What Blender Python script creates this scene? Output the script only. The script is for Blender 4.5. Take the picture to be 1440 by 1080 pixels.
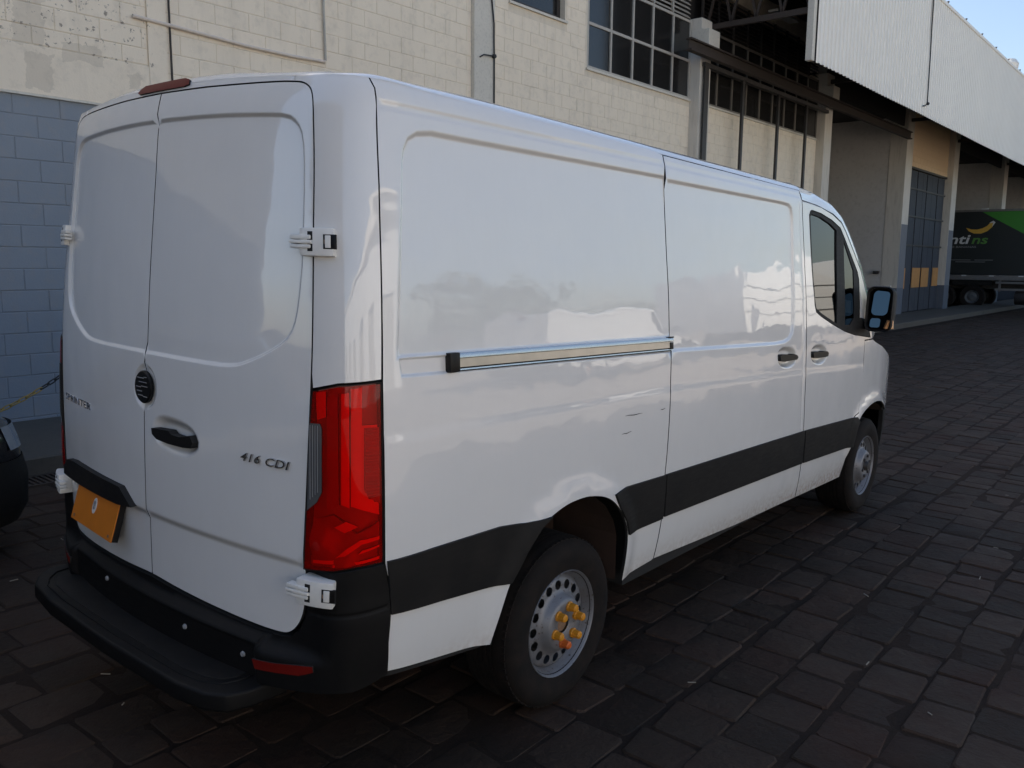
import bpy, bmesh, math, random
import numpy as np
from mathutils import Vector, Matrix
from mathutils.geometry import delaunay_2d_cdt

for o in list(bpy.data.objects):
    bpy.data.objects.remove(o, do_unlink=True)
scene = bpy.context.scene
COL = scene.collection
rnd = random.Random(7)

# ------------------------------------------------------------------ camera
FPX = 1202.98749
CAM = np.array([-1.47461, -2.85568, 1.74358])
YAW, PIT, ROLL = 0.69067, -0.14355, 0.0096
fw = np.array([math.cos(PIT)*math.cos(YAW), math.cos(PIT)*math.sin(YAW), math.sin(PIT)])
r0 = np.array([math.sin(YAW), -math.cos(YAW), 0.0])
u0 = np.cross(r0, fw)
rt = r0*math.cos(ROLL)+u0*math.sin(ROLL)
up = -r0*math.sin(ROLL)+u0*math.cos(ROLL)
cd = bpy.data.cameras.new('camera')
cam = bpy.data.objects.new('camera', cd)
COL.objects.link(cam)
cd.sensor_fit = 'HORIZONTAL'
cd.sensor_width = 36.0
cd.lens = FPX/1440*36.0
cd.clip_start = 0.05
cd.clip_end = 2000
M = Matrix.Identity(4)
for i in range(3):
    M[i][0], M[i][1], M[i][2], M[i][3] = rt[i], up[i], -fw[i], CAM[i]
cam.matrix_world = M
scene.camera = cam

# ------------------------------------------------------------------ sky, sun, exposure
SUN_EL = math.radians(41)
world = bpy.data.worlds.new('World')
scene.world = world
world.use_nodes = True
wn = world.node_tree.nodes
wn.clear()
wo = wn.new('ShaderNodeOutputWorld')
bg = wn.new('ShaderNodeBackground')
sky = wn.new('ShaderNodeTexSky')
sky.sky_type = 'NISHITA'
sky.sun_disc = False
sky.sun_elevation = SUN_EL
sky.sun_rotation = 0.0
sky.air_density = 1.0
sky.dust_density = 2.0
sky.ozone_density = 1.0
bg.inputs[1].default_value = 0.12
world.node_tree.links.new(sky.outputs[0], bg.inputs[0])
world.node_tree.links.new(bg.outputs[0], wo.inputs[0])
sl = bpy.data.lights.new('sun', 'SUN')
sl.energy = 4.5
sl.angle = math.radians(0.53)
sl.color = (1.0, 0.93, 0.83)
so = bpy.data.objects.new('sun', sl)
so.rotation_euler = (-(math.pi/2-SUN_EL), 0, 0)
COL.objects.link(so)
vs = scene.view_settings
vs.view_transform = 'Standard'
vs.look = 'None'
vs.exposure = 0.90
vs.gamma = 1.0
vs.use_curve_mapping = False

# ------------------------------------------------------------------ helpers
def tag(o, label=None, cat=None, group=None, kind=None):
    if label: o['label'] = label
    if cat: o['category'] = cat
    if group: o['group'] = group
    if kind: o['kind'] = kind
    return o

def empty(name, loc=(0, 0, 0), rot=(0, 0, 0), parent=None):
    o = bpy.data.objects.new(name, None)
    o.empty_display_size = 0.2
    o.location = loc
    o.rotation_euler = rot
    COL.objects.link(o)
    if parent: o.parent = parent
    return o

def make_mesh(name, verts, faces, mat=None, smooth=False, loopnormals=None):
    me = bpy.data.meshes.new(name)
    me.from_pydata([tuple(map(float, v)) for v in verts], [], [tuple(map(int, f)) for f in faces])
    if mat: me.materials.append(mat)
    if smooth or loopnormals is not None:
        me.polygons.foreach_set('use_smooth', [True]*len(me.polygons))
    me.update()
    if loopnormals is not None:
        me.normals_split_custom_set([tuple(map(float, n)) for n in loopnormals])
    return me

def link(name, me, parent=None, loc=None, rot=None):
    o = bpy.data.objects.new(name, me)
    COL.objects.link(o)
    if parent: o.parent = parent
    if loc is not None: o.location = loc
    if rot is not None: o.rotation_euler = rot
    return o

class MB:
    """collects simple shapes into one mesh"""
    def __init__(s): s.v = []; s.f = []
    def add(s, v, f):
        b = len(s.v)
        s.v += [tuple(p) for p in v]
        s.f += [tuple(b+i for i in q) for q in f]
        return s
    def box(s, lo, hi, m=None):
        x0, y0, z0 = lo; x1, y1, z1 = hi
        v = [(x0,y0,z0),(x1,y0,z0),(x1,y1,z0),(x0,y1,z0),(x0,y0,z1),(x1,y0,z1),(x1,y1,z1),(x0,y1,z1)]
        if m is not None: v = [tuple(m @ Vector(p)) for p in v]
        return s.add(v, [(3,2,1,0),(4,5,6,7),(0,1,5,4),(1,2,6,5),(2,3,7,6),(3,0,4,7)])
    def bar(s, a, b, w, h, upv=(0,0,1)):
        a = Vector(a); b = Vector(b); d = (b-a).normalized()
        u = Vector(upv)
        if abs(d.dot(u)) > .98: u = Vector((1,0,0))
        sd = d.cross(u).normalized(); u = sd.cross(d).normalized()
        v = []
        for p in (a, b):
            for i, j in ((-1,-1),(1,-1),(1,1),(-1,1)):
                v.append(tuple(p+sd*(i*w/2)+u*(j*h/2)))
        return s.add(v, [(3,2,1,0),(4,5,6,7),(0,1,5,4),(1,2,6,5),(2,3,7,6),(3,0,4,7)])
    def tube(s, pts, r, n=8, closed=False):
        pts = [Vector(p) for p in pts]; N = len(pts); v = []
        prev = None
        for i, p in enumerate(pts):
            if closed: d = (pts[(i+1) % N]-pts[i-1]).normalized()
            else: d = (pts[min(i+1, N-1)]-pts[max(i-1, 0)]).normalized()
            if prev is None:
                prev = Vector((0,0,1)) if abs(d.z) < .9 else Vector((1,0,0))
            a = d.cross(prev).normalized(); b = a.cross(d).normalized(); prev = b
            for k in range(n):
                t = 2*math.pi*k/n
                v.append(tuple(p+a*(r*math.cos(t))+b*(r*math.sin(t))))
        f = []
        for i in range(N if closed else N-1):
            j = (i+1) % N
            for k in range(n):
                l = (k+1) % n
                f.append((i*n+k, i*n+l, j*n+l, j*n+k))
        if not closed:
            f.append(tuple(range(n))[::-1]); f.append(tuple((N-1)*n+k for k in range(n)))
        return s.add(v, f)
    def lathe(s, prof, n=32, c=(0,0,0), axis='y', cap=False):
        """prof: list of (r, h); axis direction h"""
        v = []
        for r, h in prof:
            for k in range(n):
                t = 2*math.pi*k/n
                a, b = r*math.cos(t), r*math.sin(t)
                if axis == 'y': v.append((c[0]+a, c[1]+h, c[2]+b))
                elif axis == 'z': v.append((c[0]+a, c[1]+b, c[2]+h))
                else: v.append((c[0]+h, c[1]+a, c[2]+b))
        f = []
        for i in range(len(prof)-1):
            for k in range(n):
                l = (k+1) % n
                f.append((i*n+k, i*n+l, (i+1)*n+l, (i+1)*n+k))
        if cap:
            f.append(tuple(range(n))); f.append(tuple((len(prof)-1)*n+k for k in range(n))[::-1])
        return s.add(v, f)
    def prism(s, poly, lo, hi, axis='y'):
        n = len(poly); v = []
        for h in (lo, hi):
            for a, b in poly:
                v.append((a, h, b) if axis == 'y' else ((h, a, b) if axis == 'x' else (a, b, h)))
        f = [tuple(range(n)), tuple(range(2*n-1, n-1, -1))]
        for i in range(n):
            j = (i+1) % n
            f.append((i, n+i, n+j, j))
        return s.add(v, f)
    def grid(s, P, flip=False):
        """P: list of rows of points"""
        m = len(P); n = len(P[0])
        f = []
        for i in range(m-1):
            for k in range(n-1):
                q = (i*n+k, i*n+k+1, (i+1)*n+k+1, (i+1)*n+k)
                f.append(q[::-1] if flip else q)
        return s.add([p for r in P for p in r], f)
    def mesh(s, name, mat=None, smooth=False, bevel=0, seg=2, angle=30, fix=True):
        me = make_mesh(name, s.v, s.f, mat)
        if fix or bevel:
            bm = bmesh.new(); bm.from_mesh(me)
            if fix: bmesh.ops.recalc_face_normals(bm, faces=bm.faces)
            if bevel:
                ed = [e for e in bm.edges if len(e.link_faces) == 2 and e.calc_face_angle(0) > math.radians(angle)]
                bmesh.ops.bevel(bm, geom=ed, offset=bevel, segments=seg, profile=.6, affect='EDGES', clamp_overlap=True)
            bm.to_mesh(me); bm.free()
        if smooth:
            me.polygons.foreach_set('use_smooth', [True]*len(me.polygons))
            me.set_sharp_from_angle(angle=math.radians(38))
        me.update()
        return me
    def build(s, name, mat=None, parent=None, smooth=False, bevel=0, seg=2, loc=None, rot=None, angle=30, fix=True):
        return link(name, s.mesh(name, mat, smooth, bevel, seg, angle, fix), parent, loc, rot)

def text_mesh(body, size, depth, shear=0.0, spacing=1.0, bold=.018):
    cu = bpy.data.curves.new('lettering', 'FONT')
    cu.body = body; cu.size = size; cu.extrude = depth/2; cu.shear = shear; cu.space_character = spacing
    cu.resolution_u = 3
    cu.offset = bold
    o = bpy.data.objects.new('lettering', cu); COL.objects.link(o)
    dg = bpy.context.evaluated_depsgraph_get()
    ev = o.evaluated_get(dg); me = ev.to_mesh()
    v = np.array([tuple(p.co) for p in me.vertices]); f = [tuple(p.vertices) for p in me.polygons]
    ev.to_mesh_clear()
    bpy.data.objects.remove(o, do_unlink=True); bpy.data.curves.remove(cu)
    return v, f

# ------------------------------------------------------------------ materials
class NT:
    def __init__(s, name):
        s.m = bpy.data.materials.new(name); s.m.use_nodes = True
        s.t = s.m.node_tree; s.n = s.t.nodes
        s.b = s.n['Principled BSDF']; s.out = s.n['Material Output']
    def l(s, a, b): s.t.links.new(a, b)
    def node(s, t, **k):
        x = s.n.new(t)
        for a, v in k.items(): setattr(x, a, v)
        return x
    def pos(s):
        if not hasattr(s, '_p'): s._p = s.node('ShaderNodeNewGeometry')
        return s._p.outputs['Position']
    def objc(s):
        if not hasattr(s, '_o'): s._o = s.node('ShaderNodeTexCoord')
        return s._o.outputs['Object']
    def noise(s, scale, vec=None, detail=4, rough=.55, dist=0):
        x = s.node('ShaderNodeTexNoise'); x.inputs['Scale'].default_value = scale
        x.inputs['Detail'].default_value = detail; x.inputs['Roughness'].default_value = rough
        x.inputs['Distortion'].default_value = dist
        s.l(vec if vec is not None else s.objc(), x.inputs['Vector'])
        return x.outputs['Fac']
    def ramp(s, fac, a, b, ca=(0,0,0,1), cb=(1,1,1,1)):
        x = s.node('ShaderNodeValToRGB'); e = x.color_ramp.elements
        e[0].position = a; e[1].position = b; e[0].color = ca; e[1].color = cb
        s.l(fac, x.inputs[0]); return x.outputs[0]
    def mix(s, fac, a, b, mode='MIX'):
        x = s.node('ShaderNodeMix', data_type='RGBA', blend_type=mode)
        for v, i in ((fac, 0), (a, 6), (b, 7)):
            if hasattr(v, 'is_linked'): s.l(v, x.inputs[i])
            else: x.inputs[i].default_value = (*v, 1) if (i > 0 and len(v) == 3) else v
        return x.outputs[2]
    def math(s, op, a, b=None, clamp=False):
        x = s.node('ShaderNodeMath', operation=op); x.use_clamp = clamp
        for v, i in ((a, 0), (b, 1)):
            if v is None: continue
            if hasattr(v, 'is_linked'): s.l(v, x.inputs[i])
            else: x.inputs[i].default_value = v
        return x.outputs[0]
    def sep(s, v):
        x = s.node('ShaderNodeSeparateXYZ'); s.l(v, x.inputs[0]); return x.outputs
    def mapping(s, v, scale):
        x = s.node('ShaderNodeMapping'); s.l(v, x.inputs[0]); x.inputs['Scale'].default_value = scale; return x.outputs[0]
    def bump(s, h, strength=.3, dist=.01):
        x = s.node('ShaderNodeBump'); x.inputs['Strength'].default_value = strength; x.inputs['Distance'].default_value = dist
        s.l(h, x.inputs['Height'])
        if s.b.inputs['Normal'].is_linked: s.l(s.b.inputs['Normal'].links[0].from_socket, x.inputs['Normal'])
        s.l(x.outputs[0], s.b.inputs['Normal'])
    def base(s, c):
        if hasattr(c, 'is_linked'): s.l(c, s.b.inputs['Base Color'])
        else: s.b.inputs['Base Color'].default_value = (*c, 1)
    def set(s, **k):
        for a, v in k.items():
            i = s.b.inputs[a.replace('_', ' ')]
            if hasattr(v, 'is_linked'): s.l(v, i)
            else: i.default_value = v
        return s

def simple(name, col, rough=.5, metal=0.0, coat=0.0, var=.12, scale=8, bump=0.0, bscale=60, bdist=.003, spec=.5):
    t = NT(name)
    n = t.noise(scale)
    d = tuple(max(0, c*(1-var)) for c in col); e = tuple(min(1, c*(1+var)) for c in col)
    t.base(t.mix(n, d, e))
    t.set(Roughness=rough, Metallic=metal)
    t.b.inputs['Specular IOR Level'].default_value = spec
    if coat: t.set(Coat_Weight=coat, Coat_Roughness=.03)
    if bump: t.bump(t.noise(bscale, detail=3), bump, bdist)
    return t.m

def mat_van_paint():
    t = NT('white_van_paint')
    z = t.sep(t.objc())[2]
    n = t.noise(5, detail=5); n2 = t.noise(38, detail=4)
    low = t.math('SUBTRACT', 1.0, t.math('DIVIDE', t.math('SUBTRACT', z, .38), .16), True)
    dirt = t.math('MULTIPLY', t.math('POWER', low, 1.6), t.ramp(n2, .30, .75))
    streak = t.noise(9, t.mapping(t.objc(), (6, 6, .5)), detail=4)
    film = t.math('MULTIPLY', t.ramp(streak, .45, .8), .03)
    c = t.mix(n, (.685,.683,.672), (.727,.722,.707))
    c = t.mix(film, c, (.50,.46,.40))
    c = t.mix(t.math('MULTIPLY', dirt, .85), c, (.30,.19,.11))
    t.base(c)
    rg = t.math('ADD', .22, t.math('MULTIPLY', t.ramp(streak, .3, .8), .03))
    t.set(Roughness=rg, Coat_Weight=1.0, Coat_Roughness=.022, Coat_IOR=1.68)
    t.b.inputs['Specular IOR Level'].default_value = .25
    w = t.math('ADD', t.noise(2.2, detail=2), t.math('MULTIPLY', t.noise(8, detail=1), .16))
    x = t.node('ShaderNodeBump'); x.inputs['Strength'].default_value = .30; x.inputs['Distance'].default_value = .02
    t.l(w, x.inputs['Height']); t.l(x.outputs[0], t.b.inputs['Normal']); t.l(x.outputs[0], t.b.inputs['Coat Normal'])
    return t.m

def mat_black_plastic(name, col=(.0085,.0082,.0082), rough=.58, dust=.09):
    t = NT(name)
    n = t.noise(7, detail=6); s = t.noise(14, t.mapping(t.objc(), (1, 1, 5)), detail=4)
    c = t.mix(t.math('MULTIPLY', t.ramp(n, .4, .75), dust), col, (.085,.070,.058))
    t.base(c)
    t.set(Roughness=t.math('ADD', rough-.08, t.math('MULTIPLY', s, .2)))
    t.b.inputs['Specular IOR Level'].default_value = .22
    t.bump(t.noise(420, detail=2), .12, .002)
    return t.m

def mat_tyre():
    t = NT('tyre_rubber')
    p = t.objc()
    n = t.noise(16, detail=5)
    t.base(t.mix(t.ramp(n, .35, .75), (.006,.0052,.0048), (.017,.0115,.009)))
    t.set(Roughness=.85); t.b.inputs['Specular IOR Level'].default_value = .25
    t.bump(t.noise(90, detail=3), .2, .003)
    return t.m

def mat_rim():
    t = NT('silver_wheel_steel')
    n = t.noise(70, detail=4); g = t.noise(9, detail=5)
    c = t.mix(t.ramp(n, .62, .68), (.19,.195,.21), (.08,.068,.06))
    c = t.mix(t.math('MULTIPLY', t.ramp(g, .45, .8), .5), c, (.12,.09,.07))
    t.base(c); t.set(Roughness=.48, Metallic=.35)
    return t.m

def mat_wall(name='painted_block_paint', joint=False):
    t = NT(name)
    p = t.pos(); xyz = t.sep(p)
    edge = t.math('MULTIPLY', t.math('SUBTRACT', t.noise(6, p, 3), .5), .03)
    up_ = t.math('GREATER_THAN', t.math('ADD', xyz[2], edge), 3.145)
    n = t.noise(1.1, p, 6, .6); n2 = t.noise(9, p, 6, .65)
    cream = t.mix(n, (.76,.655,.515), (.86,.755,.60))
    blue = t.mix(n, (.215,.245,.285), (.26,.29,.325))
    c = t.mix(up_, blue, cream)
    st = t.noise(3.0, t.mapping(p, (2.2, 2.2, .25)), 5, .6)
    c = t.mix(t.math('MULTIPLY', t.ramp(st, .52, .8), .18), c, (.26,.225,.185))
    c = t.mix(t.math('MULTIPLY', t.ramp(n2, .50, .72), .22), c, (.33,.29,.24))
    # spalled paint above the lintel at the near end of the wall
    zone = t.math('MULTIPLY', t.math('LESS_THAN', xyz[0], 3.0),
                  t.math('MULTIPLY', t.math('GREATER_THAN', xyz[2], 3.56), t.math('LESS_THAN', xyz[2], 4.25)))
    sp = t.ramp(t.noise(19, p, 5, .7), .60, .64)
    c = t.mix(t.math('MULTIPLY', t.math('MULTIPLY', zone, sp), .75), c, (.16,.14,.12))
    wob = t.math('MULTIPLY', t.math('SUBTRACT', t.noise(11, p, 4), .5), .16)
    def patch(x0, x1, z0, z1):
        a = t.math('ADD', xyz[0], wob); b = t.math('ADD', xyz[2], wob)
        m1 = t.math('MULTIPLY', t.math('GREATER_THAN', a, x0), t.math('LESS_THAN', a, x1))
        return t.math('MULTIPLY', m1, t.math('MULTIPLY', t.math('GREATER_THAN', b, z0), t.math('LESS_THAN', b, z1)))
    for q in ((2.13, 2.50, 3.49, 3.66), (1.72, 1.98, 3.56, 4.25), (1.80, 2.02, 3.20, 3.50), (2.72, 2.82, 3.33, 3.48)):
        c = t.mix(t.math('MULTIPLY', patch(*q), .26), c, (.36,.31,.25))
    # tan tint on the blocks over the far gate stands in for warm bounced light
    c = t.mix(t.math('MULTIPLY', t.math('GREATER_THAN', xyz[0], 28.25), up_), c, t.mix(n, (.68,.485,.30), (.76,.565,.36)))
    if joint: c = t.mix(.16, c, (.14,.13,.12))
    t.base(c); t.set(Roughness=.85)
    t.b.inputs['Specular IOR Level'].default_value = .25
    t.bump(t.noise(60, p, 4), .35, .004)
    t.bump(t.noise(7, p, 4), .25, .012)
    return t.m

def mat_stone():
    t = NT('basalt_paving_stone')
    p = t.pos()
    at = t.node('ShaderNodeAttribute'); at.attribute_name = 'tone'
    n = t.noise(9, p, 6, .65); n2 = t.noise(1.3, p, 4); n3 = t.noise(120, p, 3)
    c = t.mix(at.outputs['Fac'], (.025,.0172,.0115), (.052,.0350,.0245))
    c = t.mix(t.math('MULTIPLY', t.ramp(n, .42, .75), .55), c, (.042,.024,.017))
    c = t.mix(t.math('MULTIPLY', t.ramp(n2, .50, .66), .55), c, (.048,.022,.014))
    c = t.mix(t.math('MULTIPLY', t.ramp(n3, .60, .75), .30), c, (.05,.045,.04))
    t.base(c)
    t.set(Roughness=t.math('ADD', .58, t.math('MULTIPLY', n, .35)))
    t.b.inputs['Specular IOR Level'].default_value = .17
    t.bump(t.noise(24, p, 6, .65), .8, .012)
    t.bump(t.noise(160, p, 3), .25, .003)
    return t.m

def mat_dirt():
    t = NT('joint_soil')
    p = t.pos()
    n = t.noise(45, p, 6, .7); n2 = t.noise(240, p, 2); y = t.sep(p)[1]
    c = t.mix(n, (.017,.0112,.0085), (.036,.0235,.0165))
    c = t.mix(t.math('MULTIPLY', t.ramp(n2, .64, .70), .6), c, (.07,.062,.055))
    # unseen yard beyond the cobbles, made pale so sunlight bounces off it
    far = t.math('LESS_THAN', y, -5.2)
    soil = t.mix(t.noise(.5, p, 5), (.23,.185,.145), (.31,.26,.21))
    c = t.mix(far, c, soil)
    t.base(c); t.set(Roughness=.95); t.b.inputs['Specular IOR Level'].default_value = .15
    t.bump(n, .6, .01)
    return t.m

def mat_concrete(name, col, var=.25):
    t = NT(name); p = t.pos()
    n = t.noise(2.5, p, 6, .65); n2 = t.noise(30, p, 5)
    a = tuple(c*(1-var) for c in col); b = tuple(c*(1+var) for c in col)
    c = t.mix(n, a, b)
    c = t.mix(t.math('MULTIPLY', t.ramp(n2, .5, .75), .3), c, tuple(x*.45 for x in col))
    t.base(c); t.set(Roughness=.85); t.b.inputs['Specular IOR Level'].default_value = .25
    t.bump(n2, .3, .005)
    return t.m

def mat_glass(name, tint=(.05,.06,.06), ior=1.52):
    t = NT(name)
    t.n.remove(t.b)
    tr = t.node('ShaderNodeBsdfTransparent'); tr.inputs[0].default_value = (*tint, 1)
    gl = t.node('ShaderNodeBsdfGlossy'); gl.inputs['Roughness'].default_value = .015
    fr = t.node('ShaderNodeFresnel'); fr.inputs[0].default_value = ior
    fac = t.math('MULTIPLY', fr.outputs[0], 1.25, True)
    mx = t.node('ShaderNodeMixShader')
    t.l(fac, mx.inputs[0]); t.l(tr.outputs[0], mx.inputs[1]); t.l(gl.outputs[0], mx.inputs[2])
    t.l(mx.outputs[0], t.out.inputs[0])
    return t.m

def mat_red_lens():
    t = NT('red_lens')
    t.n.remove(t.b)
    tr = t.node('ShaderNodeBsdfTransparent'); tr.inputs[0].default_value = (.98,.045,.022,1)
    gl = t.node('ShaderNodeBsdfGlossy'); gl.inputs['Roughness'].default_value = .02
    df = t.node('ShaderNodeBsdfDiffuse'); df.inputs[0].default_value = (.98,.014,.007,1)
    fr = t.node('ShaderNodeFresnel'); fr.inputs[0].default_value = 1.5
    m0 = t.node('ShaderNodeMixShader'); m0.inputs[0].default_value = .16
    t.l(tr.outputs[0], m0.inputs[1]); t.l(df.outputs[0], m0.inputs[2])
    mx = t.node('ShaderNodeMixShader')
    t.l(t.math('MULTIPLY', fr.outputs[0], .55), mx.inputs[0]); t.l(m0.outputs[0], mx.inputs[1]); t.l(gl.outputs[0], mx.inputs[2])
    t.l(mx.outputs[0], t.out.inputs[0])
    return t.m

def mat_bay():
    t = NT('grey_bay_wall'); p = t.pos(); z = t.sep(p)[2]
    n = t.noise(1.5, p, 5); n2 = t.noise(9, p, 5)
    c = t.mix(n, (.50,.475,.44), (.60,.57,.53))
    c = t.mix(t.math('LESS_THAN', z, .98), c, (.11,.125,.15))
    c = t.mix(t.math('MULTIPLY', t.ramp(n2, .5, .8), .25), c, (.16,.13,.10))
    t.base(c); t.set(Roughness=.85); t.b.inputs['Specular IOR Level'].default_value = .25
    return t.m

def mat_column():
    t = NT('bay_column_paint'); p = t.pos(); z = t.sep(p)[2]
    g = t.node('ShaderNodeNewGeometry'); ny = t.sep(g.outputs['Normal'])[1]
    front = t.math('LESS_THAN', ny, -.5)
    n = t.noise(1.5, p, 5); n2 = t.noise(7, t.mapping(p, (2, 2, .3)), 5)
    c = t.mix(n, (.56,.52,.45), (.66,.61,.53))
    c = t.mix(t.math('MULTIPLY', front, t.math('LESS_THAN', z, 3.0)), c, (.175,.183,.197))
    c = t.mix(t.math('LESS_THAN', z, .98), c, (.11,.125,.15))
    c = t.mix(t.math('MULTIPLY', t.ramp(n2, .5, .8), .35), c, (.20,.17,.14))
    t.base(c); t.set(Roughness=.85); t.b.inputs['Specular IOR Level'].default_value = .25
    return t.m

MT = {}
MT['paint'] = mat_van_paint()
MT['black'] = mat_black_plastic('black_trim_plastic')
MT['bumper'] = mat_black_plastic('grey_black_bumper_plastic', (.0035,.0034,.0036), .58, .03)
MT['gloss_black'] = simple('gloss_black_plastic', (.008,.0075,.0075), .35, 0, 0, .2, spec=.22)
MT['shadow'] = simple('matt_black_and_gap_shade', (.012,.012,.012), .9, 0, 0, .2)
MT['well'] = simple('dirty_wheel_well', (.035,.018,.011), .95, 0, 0, .5, 6, .4, 40)
MT['tyre'] = mat_tyre()
MT['rim'] = mat_rim()
MT['alu'] = simple('brushed_rail_metal', (.60,.58,.55), .24, .9, 0, .10, 20)
MT['rail_tan'] = simple('rail_channel_metal', (.52,.47,.41), .30, .8, 0, .18, 12)  # tan tint stands in for the warm reflection in the aluminium
MT['chrome'] = simple('badge_chrome', (.50,.50,.51), .20, 1, 0, .2, 40)
MT['hinge'] = simple('hinge_paint', (.72,.71,.67), .40, 0, .2, .10, 40)
MT['rust'] = simple('rusty_pin', (.20,.12,.07), .8, 0, 0, .5, 60)
MT['glass'] = mat_glass('cab_glass')
MT['mirror'] = simple('mirror_silver', (.10,.135,.145), .02, 1, 0, .02)
MT['red_deep'] = simple('deep_red_reflector', (.30,.006,.005), .2, 0, 0, .3, 12)
MT['red_lens'] = mat_red_lens()
MT['red'] = simple('red_plastic', (.26,.008,.006), .18, 0, .6, .15)
MT['dark_red'] = simple('dark_red_plastic', (.13,.007,.005), .35, 0, 0, .15, spec=.25)
MT['red_bright'] = simple('bright_red_reflector', (.96,.016,.008), .35, 0, 0, .06, 30, spec=.2)
MT['lamp_white'] = simple('lamp_reflector_white', (.80,.80,.80), .4, 0, 0, .05)
MT['lamp_silver'] = simple('lamp_reflector_silver', (.75,.75,.75), .22, .9, 0, .05)
MT['lamp_grey'] = simple('lamp_housing_grey', (.30,.30,.30), .4, 0, 0, .1)
MT['clear_lens'] = simple('clear_lamp_lens', (.12,.125,.13), .10, .3, .8, .1)
MT['plate'] = simple('orange_number_plate', (.56,.165,.010), .45, 0, 0, .12, 14)
MT['yellow_cap'] = simple('yellow_nut_cap', (.62,.25,.012), .45, 0, 0, .25, 30)
MT['orange_cap'] = simple('orange_nut_cap', (.60,.12,.015), .45, 0, 0, .25, 30)
MT['amber'] = simple('amber_lens', (.55,.28,.12), .2, 0, .5, .1)
MT['seat'] = simple('seat_fabric', (.03,.03,.034), .9)
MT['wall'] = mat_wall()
MT['mortar'] = mat_wall('painted_mortar', True)
MT['stone'] = mat_stone()
MT['soil'] = mat_dirt()
MT['kerb'] = mat_concrete('sidewalk_concrete', (.098,.088,.074))
MT['column'] = mat_concrete('painted_column_concrete', (.62,.58,.50), .10)
MT['dark_steel'] = simple('dark_steel', (.055,.050,.047), .55, .3, 0, .3, 6)
MT['grey_steel'] = simple('grey_painted_steel', (.12,.125,.13), .5, .2, 0, .2, 6)
MT['rusty_beam'] = simple('brown_beam_steel', (.042,.030,.023), .7, .1, 0, .35, 4)
MT['frame'] = simple('window_frame_paint', (.42,.39,.34), .6, 0, 0, .2, 12)
MT['dark_frame'] = simple('dark_window_frame', (.030,.024,.020), .6, 0, 0, .2, 12)
MT['dim_frame'] = simple('canopy_shaded_frame', (.17,.15,.125), .7, 0, 0, .25, 12)  # darker copy of the frame colour, for the shade beneath the canopy
MT['pane'] = simple('dusty_window_glass', (.020,.019,.018), .12, 0, 0, .4, 1.5)
MT['clad'] = simple('white_corrugated_sheet', (.83,.785,.705), .5, 0, 0, .06, .6)
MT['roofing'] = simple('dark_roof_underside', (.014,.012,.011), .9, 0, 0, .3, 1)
MT['gate'] = simple('dark_blue_gate_steel', (.036,.040,.052), .7, 0, 0, .25, 2)
MT['board'] = simple('orange_plywood', (.46,.22,.065), .7, 0, 0, .25, 5)
MT['bay_wall'] = mat_bay()
MT['column_paint'] = mat_column()
MT['truck_dark'] = simple('charcoal_truck_side', (.020,.023,.022), .35, 0, .2, .15, 1)
MT['truck_green'] = simple('green_truck_panel', (.050,.24,.030), .35, 0, .2, .1, 1)
MT['logo_white'] = simple('logo_white_print', (.62,.62,.60), .5)
MT['logo_green'] = simple('logo_green_print', (.10,.26,.05), .5)
MT['logo_yellow'] = simple('logo_yellow_print', (.62,.36,.05), .5)
MT['logo_grey'] = simple('logo_grey_print', (.22,.22,.22), .5)
MT['truck_rail'] = simple('truck_rail_metal', (.22,.21,.20), .45, .5, 0, .2)
MT['car_black'] = simple('black_car_paint', (.010,.011,.014), .15, 0, 1.0, .2)
MT['car_white'] = simple('white_car_paint', (.78,.77,.74), .2, 0, .8, .04)
MT['headlamp'] = simple('headlamp_glass', (.30,.33,.36), .08, .4, 1.0, .1)
MT['cable'] = simple('black_cable', (.02,.02,.02), .6)
MT['pvc'] = simple('pale_conduit', (.66,.57,.48), .55, 0, 0, .15, 20)
MT['chain_y'] = simple('yellow_chain', (.36,.24,.06), .6, 0, 0, .5, 60)
MT['chain_b'] = simple('black_chain', (.018,.018,.018), .6, 0, 0, .4, 60)
MT['leaf'] = simple('tree_leaf', (.05,.085,.028), .7, 0, 0, .5, 3)
MT['bark'] = simple('bark', (.10,.075,.055), .9, 0, 0, .3, 8)
MT['litter'] = simple('dry_straw', (.30,.27,.22), .8)
# ------------------------------------------------------------------ ground: one tilted sheet (the yard drains away from the building)
TX, TY = 0.02321, 0.00493
TILT = Matrix.Rotation(TX, 4, 'X') @ Matrix.Rotation(TY, 4, 'Y')
TN = np.array(TILT.to_3x3())
def gz(x, y):
    n = TN[:, 2]
    return -(n[0]*x+n[1]*y)/n[2]
def project(P):
    P = np.atleast_2d(P)-CAM
    z = P @ fw
    z = np.where(np.abs(z) < 1e-6, 1e-6, z)
    return 720+FPX*(P @ rt)/z, 540-FPX*(P @ up)/z, z

g = MB()
R_ = [-400, -60, -12, -4, 8, 24, 60, 140, 400]
g.grid([[(x, y, -.0055) for x in R_] for y in [-400, -80, -20, -5.2, -2, 3, 8, 30, 400]])
ground = g.build('ground', MT['soil'])
ground.matrix_world = TILT
tag(ground, 'dark soil and sand ground under the basalt paving stones of the yard', kind='structure')

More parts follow.
